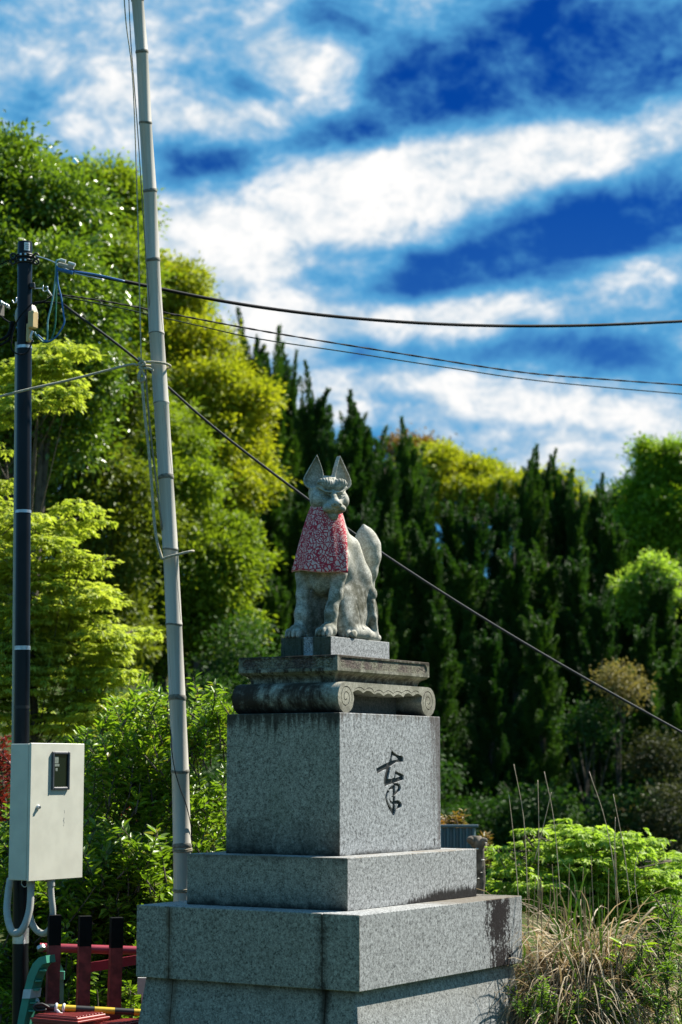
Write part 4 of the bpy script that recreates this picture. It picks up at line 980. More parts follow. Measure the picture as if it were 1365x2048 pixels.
mb.add(top_ + bt + [(x_, y_ + .006, z_) for x_, y_, z_ in top_ + bt], [(i, i + 1, 62 + i, 61 + i) for i in range(60)] + [(122 + i, 183 + i, 184 + i, 123 + i) for i in range(60)] + [(i, 122 + i, 123 + i, i + 1) for i in range(60)]).build('sheet', M_bg, CP)
MB().box(P(856, 1652, 17.0) - oc, (.43, .02, .012), .004).build('top_rail', M_bg, CP)
M_bark = mat('grey_bark', (.10, .085, .065), .95, var=.55, scale=22, bump=1.0)
M_fungus = mat('pale_fungus', (.62, .60, .52), .8)
SP = empty('tree_stump', tuple(P(962, 2160, 13.9)), 0, 'gnarled dead stump with pale fungus behind the pedestal', 'stump'); osp = SP.location.copy()
rng = random.Random(5); rings = []
for i, (x_, y_, r) in enumerate(((962, 2160, .10), (961, 2000, .07), (961, 1880, .05), (962, 1820, .045), (960, 1790, .035), (961, 1760, .034), (958, 1730, .038), (961, 1705, .032), (956, 1688, .045), (952, 1672, .04))):
    c = P(x_, y_, 13.9) - osp; rings.append([c + Vector((math.cos(a), math.sin(a), 0)) * r * (1 + .35 * (rng.random() - .5)) for a in [2 * math.pi * k_ / 12 for k_ in range(12)]])
MB().rings(rings).build('stem', M_bark, SP, True)
MB().tube(spline([P(958, 1700, 13.9) - osp, P(966, 1682, 13.88) - osp, P(972, 1684, 13.86) - osp], 4), [.03] * 4 + [.024] * 4 + [.01], 8).build('stub_branch', M_bark, SP, True)
MB().tube(spline([P(952, 1690, 13.9) - osp, P(944, 1680, 13.88) - osp, P(940, 1684, 13.86) - osp], 4), [.03] * 4 + [.03] * 4 + [.02], 8).build('stub_branch', M_bark, SP, True)
for x_, y_, s_ in ((954, 1698, .014), (966, 1720, .013), (972, 1686, .009), (957, 1757, .008), (963, 1745, .007)):
    MB().lathe([(0, .4 * s_), (.8 * s_, .3 * s_), (s_, 0), (.6 * s_, -.3 * s_), (0, -.35 * s_)], P(x_, y_, 13.85) - osp, 10).build('fungus', M_fungus, SP, True)
# ---------------------------------------------------------------- foliage
RG = np.random.default_rng(11)
def unit(v): return v / np.maximum(np.linalg.norm(v, axis=-1, keepdims=True), 1e-9)
def rand_dir(n, rg=RG): return unit(rg.normal(size=(n, 3)))
def leaf_mesh(name, Pn, D, N, L, W, fold=.25, droop=.12, kind=4):
    """Many leaves in one mesh: 4 verts (2 faces) each, or 6 verts (4 faces, pointed and cupped)."""
    n = len(Pn); L = np.broadcast_to(L, (n,))[:, None]; W = np.broadcast_to(W, (n,))[:, None]
    D = unit(D); Sd = unit(np.cross(D, N)); N = np.cross(Sd, D)
    if kind == 4:
        vs = np.stack([Pn, Pn + D * L * .5 + Sd * W * .5 + N * W * fold, Pn + D * L - N * L * droop, Pn + D * L * .5 - Sd * W * .5 + N * W * fold], 1)
        tri = np.array([[0, 1, 2], [0, 2, 3]])
    else:
        vs = np.stack([Pn, Pn + D * L * .36 + Sd * W * .5 + N * W * fold, Pn + D * L * .72 + Sd * W * .3 + N * (W * fold * .6 - L * droop * .4), Pn + D * L - N * L * droop,
                       Pn + D * L * .72 - Sd * W * .3 + N * (W * fold * .6 - L * droop * .4), Pn + D * L * .36 - Sd * W * .5 + N * W * fold], 1)
        tri = np.array([[0, 1, 2], [0, 2, 3], [0, 3, 4], [0, 4, 5]])
    k = vs.shape[1]; lo = (np.arange(n)[:, None, None] * k + tri[None]).reshape(-1); m = n * len(tri)
    me = mesh_arrays(name, vs.reshape(-1, 3), lo, np.arange(m) * 3, np.full(m, 3)); return me
def leaf_mat(name, dark, light, trans=.35, rough=.45, spec=.35, sun_tint=(1.15, 1.2, .5), patch=1.2, hi=None, hi_p=.0, per_obj=False, vary=False):
    m, t, b = new_mat(name); r = t.objrand() if per_obj else t.island(); co = t.coord('Object'); pn = t.noise(co, patch, 3)
    f = (r * .6 + pn.ss(.3, .7) * .4)
    if vary: f = f * (t.objrand() * 1.1 + .25)
    c = t.mix(f, dark, light)
    if hi: c = t.mix((r * 7.31 - ((r * 7.31)._m('FLOOR'))).ss(1 - hi_p, 1 - hi_p + .01), c, hi)
    t.link(c, b.inputs['Base Color']); b.inputs['Roughness'].default_value = rough; b.inputs['Specular IOR Level'].default_value = spec
    tr = t.new('ShaderNodeBsdfTranslucent'); t.link(t.mix(1.0, c, sun_tint, 'MULTIPLY'), tr.inputs[0])
    ms = t.new('ShaderNodeMixShader'); ms.inputs[0].default_value = trans
    t.nt.links.new(b.outputs[0], ms.inputs[1]); t.nt.links.new(tr.outputs[0], ms.inputs[2])
    t.nt.links.new(ms.outputs[0], t.nt.nodes['Material Output'].inputs[0]); return m
M_trunk = mat('tree_bark', (.075, .058, .042), .95, var=.5, scale=14, bump=.8)
def branches(root_z, top, n, spread, r0, rg, lobes=None):
    mb = MB(); h = top - root_z
    tr = [Vector((math.sin(i * 1.3) * .04 * h * i / 6, math.cos(i * 1.7) * .03 * h * i / 6, root_z + h * i / 6)) for i in range(7)]
    mb.tube(spline(tr, 3), [r0 * (1 - .85 * i / 18) for i in range(19)], 8)
    for i in range(n):
        a = rg.uniform(0, 2 * math.pi); t_ = rg.uniform(.25, .9); s = tr[int(t_ * 6)]
        if lobes is not None:
            c = lobes[i % len(lobes)][0]; e_ = Vector(tuple(c)) + Vector(tuple(rg.normal(size=3) * .25)); 
        else: e_ = s + Vector((math.cos(a) * spread, math.sin(a) * spread, spread * rg.uniform(.1, .8)))
        m_ = s.lerp(e_, .5) + Vector((0, 0, .12 * (e_ - s).length))
        mb.tube(spline([s, m_, e_], 3), [r0 * .42 * (1 - .8 * k / 6) for k in range(7)], 6)
    return mb
def lobe_crown(lobes, ncl, per, L, W, sd, rg, up=.35, droop=.15, inner=.22, wl=None, kind=4, shell=(.78, 1.06)):
    """Leaves in clusters on the skin of several ellipsoid lobes (plus some inside)."""
    C = np.array([l[0] for l in lobes]); R = np.array([l[1] for l in lobes])
    area = np.array([(r[0] * r[1] + r[1] * r[2] + r[0] * r[2]) for r in R]); area = area / area.sum()
    li = rg.choice(len(lobes), ncl, p=area); d = rand_dir(ncl, rg); d[:, 2] = np.where(rg.random(ncl) < .35, np.abs(d[:, 2]), d[:, 2])
    rr = rg.uniform(*shell, ncl); ins = rg.random(ncl) < inner; rr[ins] = rg.uniform(.35, .8, ins.sum())
    bump = 1 + .10 * np.sin(d[:, 0] * 7 + li) * np.sin(d[:, 1] * 6 + li * 2) + .08 * np.sin(d[:, 2] * 11 + li)
    cc = C[li] + d * R[li] * (rr * bump)[:, None]
    keep = np.ones(ncl, bool)
    for c, r in zip(C, R):
        keep &= ~((((cc - c) / r) ** 2).sum(1) < .30)
    cc, d, ins = cc[keep], d[keep], ins[keep]; n = len(cc)
    szs = rg.uniform(.6, 1.35, n)
    ci = np.repeat(np.arange(n), per); m = len(ci)
    off = rg.normal(size=(m, 3)) * np.array([1, 1, .62]) * sd * szs[ci][:, None]
    p = cc[ci] + off
    D = unit(d[ci] * .6 + rand_dir(m, rg) * .8 + unit(off) * .6 + np.array([0, 0, -droop])); N = unit(rand_dir(m, rg) * .75 + np.array([0, 0, up + .4]) + d[ci] * .35)
    ls = rg.uniform(.7, 1.3, m)
    return leaf_mesh('crown', p, D, N, L * ls, W * ls, kind=kind)
def plant_tree(name, label, cat, base, lobes, m, ncl, per, L, W, sd, seed, group=None, trunk=True, r0=.15, nb=10, sub=0, **kw):
    rg = np.random.default_rng(seed); base = Vector(base); root = empty(name, tuple(base), 0, label, cat, group)
    lb = [((np.array(c) - np.array(base)), np.array(r)) for c, r in lobes]; lb0 = lb
    if sub:
        lb = [(c, r * .8) for c, r in lb0]
        for c, r in lb0:
            for q in range(sub):
                d = rand_dir(1, rg)[0]; d[2] = abs(d[2]) if q % 3 else d[2]; d = unit(d); k_ = rg.uniform(.30, .46); lb.append((c + d * r * rg.uniform(.68, .9), r * k_ * np.array([1.1, 1.1, .85])))
    me = lobe_crown(lb, ncl, per, L, W, sd, rg, **kw); cr_ = link('crown', me, m, root); cr_['kind'] = 'stuff'
    if trunk:
        top = max([c[2] - .4 * r[2] for c, r in lb0 if np.hypot(c[0], c[1]) < .8 * r[0]] or [min(c[2] for c, r in lb0)]); branches(-.1, top, nb, 1, r0, rg, lb0).build('trunk', M_trunk, root, True)
    return root
def LB(px, py, Y, rx, rz, ry=None):     # lobe given in the photo's pixels at depth Y
    k_ = mpp(Y); return (np.array(P(px, py, Y)), np.array((rx * k_, (ry or (rx + rz) / 2) * k_, rz * k_)))
def gnd(px, Y):
    x_ = P(px, 1500, Y).x; return (x_, Y, ground_z(x_, Y) - .05)

# colours: glossy evergreen, yellow-green oak, dark cypress, spring maple, shrub
ML_gloss = leaf_mat('leaf_glossy_evergreen', (.08, .15, .014), (.19, .28, .028), .38, .30, .65, (1.2, 1.25, .5))
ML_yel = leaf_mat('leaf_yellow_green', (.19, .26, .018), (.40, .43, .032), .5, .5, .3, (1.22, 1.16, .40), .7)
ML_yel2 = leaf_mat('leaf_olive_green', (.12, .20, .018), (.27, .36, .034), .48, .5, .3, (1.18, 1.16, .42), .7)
ML_cyp = leaf_mat('leaf_cypress', (.020, .060, .014), (.095, .170, .026), .32, .6, .25, (1.0, 1.25, .4), .8, vary=True)
ML_maple = leaf_mat('leaf_spring_maple', (.30, .38, .05), (.48, .52, .11), .52, .5, .3, (1.12, 1.18, .48), 1.5)
ML_maple2 = leaf_mat('leaf_fresh_maple', (.24, .36, .045), (.40, .50, .09), .52, .5, .3, (1.05, 1.2, .5), 1.5)
ML_green = leaf_mat('leaf_bright_green', (.14, .25, .018), (.30, .42, .035), .48, .45, .35, (1.2, 1.25, .45), 1.0)
ML_shrub = leaf_mat('leaf_shrub', (.11, .20, .016), (.25, .36, .04), .45, .38, .45, (1.2, 1.3, .45), 2.0, (.26, .24, .05), .06)
ML_shrub2 = leaf_mat('leaf_hedge', (.09, .165, .015), (.21, .31, .034), .42, .38, .5, (1.2, 1.3, .45), 2.0, (.20, .20, .05), .05)
ML_dull = leaf_mat('leaf_dull_brown_green', (.03, .042, .014), (.075, .082, .028), .3, .6, .25, (1.1, 1.1, .6), 1.0)
ML_tan = leaf_mat('leaf_tan', (.17, .15, .05), (.30, .25, .09), .35, .6, .25, (1.1, 1.1, .6), 1.0)

# ---- big trees on the left
plant_tree('evergreen_tree', 'glossy-leaved dark green evergreen tree at the upper left edge', 'tree', gnd(40, 25),
    [LB(20, 445, 25, 115, 135), LB(110, 480, 25, 105, 130), LB(60, 620, 24.5, 170, 150), LB(-60, 560, 25, 150, 240), LB(150, 640, 25, 90, 130), LB(-25, 335, 25.5, 55, 55), LB(70, 395, 25.5, 65, 55), LB(160, 770, 25, 70, 90), LB(40, 790, 25, 110, 90), LB(-30, 880, 25, 80, 90), LB(110, 880, 25.3, 80, 80)],
    ML_gloss, 3300, 32, .085, .042, .15, 1, r0=.16, sub=6)
plant_tree('oak_tree', 'yellow-green round oak tree behind the evergreen at upper left', 'tree', gnd(170, 33),
    [LB(150, 430, 33, 110, 110), LB(225, 430, 33, 60, 90), LB(100, 400, 33.5, 90, 80), LB(190, 560, 32.5, 110, 120), LB(245, 520, 33, 60, 100), LB(60, 480, 33, 100, 110)],
    ML_yel2, 2600, 30, .095, .040, .12, 2, r0=.2, sub=7)
plant_tree('oak_tree', 'tall yellow-green oak with billowing lobes behind the bamboo pole', 'tree', gnd(400, 36),
    [LB(340, 620, 36, 90, 95), LB(400, 720, 35.6, 90, 95), LB(470, 820, 35.5, 75, 85), LB(390, 840, 35, 120, 110), LB(480, 930, 35.3, 68, 90), LB(330, 740, 35.5, 100, 110), LB(280, 620, 36, 85, 100), LB(430, 990, 35, 110, 100), LB(300, 560, 36.5, 70, 60)],
    ML_yel, 4600, 30, .095, .040, .12, 3, r0=.22, sub=8)
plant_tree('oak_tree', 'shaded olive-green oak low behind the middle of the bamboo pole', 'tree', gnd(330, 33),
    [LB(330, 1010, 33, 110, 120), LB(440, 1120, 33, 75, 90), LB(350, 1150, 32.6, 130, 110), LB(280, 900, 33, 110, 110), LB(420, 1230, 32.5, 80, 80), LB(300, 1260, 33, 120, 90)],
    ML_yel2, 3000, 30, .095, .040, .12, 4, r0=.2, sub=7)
plant_tree('oak_tree', 'dark green oak filling the gap between the utility pole and the bamboo', 'tree', gnd(170, 30),
    [LB(140, 860, 30, 130, 110), LB(240, 800, 30, 80, 90), LB(60, 900, 30, 120, 120), LB(-20, 960, 30, 110, 130), LB(20, 1090, 29.5, 110, 110), LB(-40, 800, 30, 90, 110), LB(110, 1200, 30, 140, 110), LB(10, 1300, 30, 120, 120), LB(220, 1260, 30, 100, 110), LB(190, 960, 29.6, 110, 90), LB(250, 1080, 29.8, 100, 110)],
    leaf_mat('leaf_dark_oak', (.08, .125, .013), (.19, .24, .024), .42, .5, .3, (1.2, 1.15, .45), .7), 4200, 30, .095, .040, .12, 5, r0=.2, sub=7)
# ---- cypress trees
def cypress_mesh(seed, Ht=10.0, Rm=1.1, npl=180, per=430):
    rg = np.random.default_rng(seed); Pp = []; Dd = []; Nn = []; Ls = []
    def plume(base, ax, ln, rd, n):
        ax = unit(ax); t_ = rg.random(n) ** .8; sp_ = (np.clip(t_, .02, 1) ** .4) * (1.0 - t_) * 2.0 * rd
        a = rg.uniform(0, 2 * np.pi, n); u_ = unit(np.cross(ax, np.array([.3, .9, .1]))); v_ = np.cross(ax, u_); bend = rg.normal(size=3) * .10 * ln; bend[2] = 0
        o = u_[None] * np.cos(a)[:, None] + v_[None] * np.sin(a)[:, None]; rr = rg.uniform(.35, 1.15, n)
        Pp.append(base + ax * (t_ * ln)[:, None] + bend * (t_ ** 2)[:, None] + o * (sp_ * rr)[:, None]); Dd.append(unit(ax * 1.0 + o * .6 + rand_dir(n, rg) * .35)); Nn.append(unit(o + rand_dir(n, rg) * .5)); Ls.append(rg.uniform(.55, 1.4, n))
    for i in range(npl):
        t_ = (i + rg.random()) / npl; z = Ht * (.0 + .86 * t_); env = Rm * max(.05, 1.0 - t_) ** .85 * (.75 + .25 * math.sin(i * 2.4) * math.sin(i * .37))
        a = rg.uniform(0, 2 * math.pi); r = env * rg.uniform(.30, .85); out = np.array([math.cos(a), math.sin(a), 0])
        ln = rg.uniform(.7, 1.5) * (1.0 if t_ < .75 else .8); plume(out * r + np.array([0, 0, z]), np.array([0, 0, 1]) + out * rg.uniform(.08, .36) + rg.normal(size=3) * .08, ln, rg.uniform(.09, .16) * (1.1 - .3 * t_), per)
    plume(np.array([0, 0, Ht * .77]), np.array([.01, 0, 1.0]), Ht * .225, .12, 900)
    for q in range(5):
        a = q * 1.3 + seed; plume(np.array([.10 * math.cos(a), .10 * math.sin(a), Ht * (.80 + .02 * (q % 3))]), np.array([.10 * math.cos(a), .1 * math.sin(a), 1.0]), Ht * rg.uniform(.08, .13), .10, 260)
    ls = np.concatenate(Ls); return leaf_mesh('crown', np.concatenate(Pp), np.concatenate(Dd), np.concatenate(Nn), .095 * ls, .026 * ls, .2, .0)
CY = [cypress_mesh(s) for s in (21, 22, 23, 24)]
CYT = MB().tube([(0, 0, -.3), (0, 0, 3), (.03, 0, 6), (.02, 0, 9.3)], [.14, .11, .07, .015], 8).build('trunk', M_trunk, None, True); cyt_me = CYT.data; bpy.data.objects.remove(CYT)
CYP = [  # tip px, tip py, depth, width factor
    (466, 640, 42, .8), (502, 622, 41, .9), (549, 655, 40.5, .85), (581, 703, 41, .7), (628, 727, 40, .85), (656, 828, 39.5, .6), (704, 775, 40, .85), (727, 790, 41, .85), (768, 880, 39, .8), (816, 838, 40, .9),
    (440, 760, 43, .9), (525, 700, 43, .9), (600, 780, 42, .9), (676, 860, 42, .8), (845, 960, 38.5, .7), (905, 975, 39, .85), (950, 985, 38, .8), (1000, 962, 39, .8), (1051, 900, 40, .7), (1070, 892, 40.6, .75), (1088, 898, 41, .65), (1126, 908, 40, .85),
    (1151, 948, 39, .6), (1166, 965, 40, .7), (1197, 943, 39.5, .8), (1225, 1000, 38.5, .8), (860, 1040, 36.5, .8), (925, 1090, 36, .85), (1030, 1060, 36, .85), (1095, 1080, 36.5, .8), (1150, 1090, 36, .8), (1265, 1120, 37, .85), (1320, 1130, 36, .85), (1370, 1110, 37, .9),
    (790, 1010, 36.5, .8), (725, 980, 37, .8), (1200, 1160, 34.5, .7), (1290, 1230, 34, .7), (545, 900, 37.5, .85), (600, 960, 37, .8), (500, 1000, 37, .8), (880, 1200, 33.5, .7), (980, 1240, 33, .7), (1080, 1210, 33.5, .7), (760, 1180, 34, .7), (1350, 1290, 33, .7), (650, 1090, 35, .7), (555, 1130, 35, .7), (745, 850, 44, .95), (790, 905, 44, .95), (665, 815, 44, .9), (840, 930, 44, .9), (490, 735, 45, .9), (570, 760, 45, .9)]
ORD = 'first second third fourth fifth sixth seventh eighth ninth tenth eleventh twelfth thirteenth fourteenth fifteenth sixteenth seventeenth eighteenth nineteenth twentieth'.split()
ORD += ['twenty-' + q for q in ORD[:9]] + ['thirtieth'] + ['thirty-' + q for q in ORD[:9]] + ['fortieth'] + ['forty-' + q for q in ORD[:9]] + ['fiftieth'] + ['fifty-' + q for q in ORD[:9]]
for i, (px, py, Y, wf_) in enumerate(sorted(CYP)):
    tip = P(px, py, Y); gz = ground_z(tip.x, Y); h = tip.z - gz
    root = empty('cypress_tree', (tip.x, Y, gz), i * 1.1, 'dark green columnar cypress, %s tip counted from the left' % ORD[i], 'tree', 'wall of cypress trees')
    s_ = h / 10.0; root.scale = (wf_, wf_, s_)
    c = link('crown', CY[(i * 7) % 4], ML_cyp, root); c['kind'] = 'stuff'; link('trunk', cyt_me, M_trunk, root)
# ---- trees beyond and on the right
rh = np.random.default_rng(61)
hl_ = []
for q in range(22):
    px = 835 + q * 13; py = 905 + max(0, px - 900) * .36 + max(0, 870 - px) * .7 + rh.normal() * 9; r = rh.uniform(20, 40); hl_.append(LB(px, py + r, 58 + rh.normal(), r, r * rh.uniform(.8, 1.3)))
hl_ += [LB(900, 1000, 57.5, 80, 60), LB(1000, 1020, 57.5, 90, 60), LB(1090, 1060, 57, 70, 60)]
plant_tree('hill_tree', 'yellow-green tree mass on the hill beyond the cypress tops', 'tree', gnd(930, 58), hl_, ML_yel, 3400, 26, .13, .055, .16, 6, 'trees on the far hill', r0=.2, sub=3, inner=.3)
plant_tree('hill_tree', 'small yellow-green tree between two cypress tips at the far right', 'tree', gnd(1100, 60), [LB(1100, 1000, 60, 45, 50), LB(1140, 1030, 60, 50, 45)], ML_yel, 400, 30, .15, .07, .22, 7, 'trees on the far hill', r0=.2)
plant_tree('hill_tree', 'reddish-brown budding treetop just left of the yellow-green hill tree', 'tree', gnd(845, 61), [LB(845, 905, 61, 22, 26), LB(800, 905, 61, 28, 30), LB(850, 940, 61, 40, 30)], leaf_mat('leaf_russet', (.17, .09, .02), (.27, .16, .03), .35), 220, 28, .13, .06, .2, 8, 'trees on the far hill', r0=.15)
plant_tree('broadleaf_tree', 'bright green broadleaf tree at the right edge above the cypresses', 'tree', gnd(1350, 45),
    [LB(1350, 930, 45, 26, 34), LB(1325, 965, 45, 24, 28), LB(1293, 905, 45, 11, 22), LB(1298, 945, 45, 16, 22), LB(1285, 985, 45, 26, 22), LB(1375, 960, 45, 30, 60), LB(1330, 1010, 44.6, 34, 26), LB(1262, 1045, 45, 26, 22), LB(1300, 1060, 44.6, 34, 24), LB(1360, 1050, 44.6, 36, 34), LB(1245, 1085, 45, 20, 20), LB(1285, 1105, 44.6, 30, 24), LB(1340, 1110, 44.6, 34, 30), LB(1390, 1100, 45, 30, 60)],
    ML_green, 3000, 24, .11, .048, .15, 9, r0=.12, sub=5, inner=.3)
plant_tree('broadleaf_tree', 'dark evergreen behind the bright tree at the right edge', 'tree', gnd(1260, 48), [LB(1260, 1010, 48, 45, 35), LB(1290, 1020, 48, 40, 40), LB(1330, 1020, 48, 70, 60)], ML_cyp, 420, 30, .13, .06, .2, 10, r0=.15)
plant_tree('broadleaf_tree', 'pale bright sapling low against the cypresses at the right edge', 'tree', gnd(1290, 36.5), [LB(1310, 1130, 36.5, 16, 20), LB(1330, 1150, 36.5, 14, 22), LB(1285, 1160, 36.5, 20, 16), LB(1255, 1175, 36.5, 20, 18), LB(1300, 1185, 36.5, 26, 18), LB(1265, 1205, 36.5, 22, 18), LB(1330, 1200, 36.5, 18, 26), LB(1290, 1240, 36.5, 30, 30)], ML_maple2, 300, 24, .085, .042, .12, 11, r0=.04, sub=2)
for i, (px, py, Y, rx, rz, m_, lab) in enumerate(((1245, 1365, 32, 30, 30, ML_tan, 'pale tan-leaved bush against the dark cypresses at right'), (1180, 1440, 32, 36, 26, ML_cyp, 'dark green bush just below left of the tan bush'), (1325, 1510, 31.5, 40, 36, ML_dull, 'dull olive bush at the right edge below the sloping cable'),
        (1090, 1620, 31, 60, 40, ML_cyp, 'dark low bush behind the tall dry stems'), (1260, 1620, 31, 60, 40, ML_cyp, 'dark low bush behind the right maple'), (980, 1640, 31.5, 60, 40, ML_cyp, 'dark low bush right of the carved block'), (1350, 1630, 30.5, 50, 60, ML_dull, 'grey-green bush at the right edge above the maple'))):
    plant_tree('bush', lab, 'bush', gnd(px, Y), [LB(px, py, Y, rx, rz), LB(px - rx * .6, py + rz * .6, Y, rx * .7, rz * .7), LB(px + rx * .5, py + rz * .8, Y, rx * .7, rz * .7), LB(px, 1760, Y, rx * .9, 130)], m_, 420, 26, .065, .032, .13, 30 + i, 'bushes under the cypresses', r0=.04, nb=6)
for i, (px, py, Y, rx, rz) in enumerate(((480, 1330, 31, 60, 90), (420, 1450, 30, 110, 90), (250, 1480, 28, 130, 100), (60, 1500, 27, 130, 120), (560, 1500, 31, 120, 120), (760, 1560, 31, 140, 110), (420, 1640, 28, 120, 120))):
    plant_tree('bush', ['dark leafy bush left of the scroll table', 'dark bush behind the foot of the bamboo', 'dark bush behind the leafy shrub tips', 'dark bush behind the meter box', 'dark bush behind the carved block on its left', 'dark bush behind the carved block on its right', 'dark bush glimpsed between shrub and carved block'][i], 'bush', gnd(px, Y),
        [LB(px, py, Y, rx, rz), LB(px - rx * .5, py + rz, Y, rx * .8, rz * .8), LB(px + rx * .5, py + rz, Y, rx * .8, rz * .8), LB(px, 1800, Y, rx, 160)], ML_cyp, 420, 26, .075, .036, .15, 50 + i, 'dark bushes in the shade on the left', r0=.04, nb=6)
# ---- spring maples: flat layered sprays of lobed leaves
def maple(name, label, base, pads, m, n_each, Lf, seed, r0=.06):
    rg = np.random.default_rng(seed); base = np.array(base); root = empty(name, tuple(base), 0, label, 'tree')
    Pp = []; Dd = []; Nn = []; Ls = []
    mbr = MB(); top = max(p[0][2] for p in pads) - base[2]
    tr = [Vector((0, 0, -.1)), Vector((.05, 0, top * .35)), Vector((-.06, .05, top * .65)), Vector((.02, 0, top * .9))]; mbr.tube(spline(tr, 4), [r0 * (1 - .8 * i / 12) for i in range(13)], 7)
    hub = None
    for ip, (c, r) in enumerate(pads):
        c = np.array(c) - base; n = int(n_each * r[0] * r[1] / .25)
        a = rg.uniform(0, 2 * np.pi, n); q = np.sqrt(rg.random(n)) * rg.uniform(.8, 1.1, n)
        o = np.stack([np.cos(a) * q * r[0], np.sin(a) * q * r[1], rg.normal(size=n) * r[2] * .35 - (q ** 2) * r[2] * .7], 1); p = c + o
        cl = np.round(p / .11) * .11; p = p * .62 + (cl + rg.normal(size=p.shape) * .01) * .38
        hd = unit(np.stack([np.cos(a), np.sin(a), np.full(n, -.35)], 1) + rand_dir(n, rg) * .55); up_ = unit(np.array([0, 0, 1.0]) + rand_dir(n, rg) * .38)
        Sd = unit(np.cross(hd, up_)); sz = rg.uniform(.7, 1.25, n)
        for w_, s_ in ((0, 1.0), (.75, .85), (-.75, .85), (1.45, .6), (-1.45, .6)):
            Pp.append(p); Dd.append(hd * math.cos(w_) + Sd * math.sin(w_)); Nn.append(up_); Ls.append(sz * s_)
        e_ = Vector(tuple(c)); s0 = tr[min(3, max(1, int(3 * e_.z / max(top, .1))))] if (ip % 6 == 0 or hub is None) else hub; hub = e_ if ip % 6 == 0 else hub; mbr.tube(spline([s0, s0.lerp(e_, .5) + Vector((0, 0, -.03)), e_], 3), [.009 - .0012 * k_ for k_ in range(7)], 5)
    ls = np.concatenate(Ls); me = leaf_mesh('crown', np.concatenate(Pp), np.concatenate(Dd), np.concatenate(Nn), Lf * ls, Lf * .36 * ls, .12, .18)
    c = link('crown', me, m, root); c['kind'] = 'stuff'; mbr.build('trunk', M_trunk, root, True); return root
def pads(spec, Y, seed):
    rg = np.random.default_rng(seed); out = []
    for px, py, w_, n in spec:
        for i in range(n):
            yy = Y + rg.uniform(-.6, .6); p = P(px + rg.normal() * w_ * .45, py + rg.normal() * w_ * .24, yy); r = w_ * mpp(Y) * rg.uniform(.35, .65); out.append((np.array(p), (r, r * .9, r * .30)))
    return out
maple('maple_tree', 'bright yellow-green spring maple behind the utility pole', gnd(60, 19),
      pads([(60, 720, 110, 7), (120, 705, 70, 4), (20, 800, 100, 6), (110, 780, 80, 5), (60, 1060, 150, 9), (150, 1050, 90, 5), (170, 1110, 70, 4), (205, 1120, 55, 3), (30, 1140, 130, 8), (130, 1170, 120, 7), (205, 1200, 80, 5), (20, 1240, 120, 7), (120, 1270, 130, 8), (205, 1290, 90, 6), (60, 1350, 130, 8), (170, 1360, 110, 6), (240, 1400, 90, 4), (30, 1430, 120, 6), (130, 1440, 110, 6), (210, 1450, 90, 4), (0, 980, 60, 3), (0, 900, 50, 2)], 19, 71), ML_maple, 620, .070, 72)
maple('maple_tree', 'fresh green low maple behind the dry grass on the right', gnd(1180, 17),
      pads([(1050, 1690, 70, 4), (1130, 1685, 90, 5), (1200, 1690, 90, 6), (1240, 1720, 100, 6), (1090, 1740, 110, 7), (1000, 1740, 70, 4), (1180, 1760, 130, 8), (1290, 1770, 110, 6), (1340, 1800, 100, 6), (1275, 1690, 40, 2), (1045, 1650, 30, 2), (1125, 1652, 50, 2), (1160, 1820, 130, 7), (1280, 1850, 130, 7), (1360, 1740, 60, 3), (1040, 1800, 100, 5), (1120, 1780, 90, 5), (1250, 1800, 100, 5), (1350, 1880, 80, 4)], 17, 73), ML_maple2, 700, .070, 74, .04)
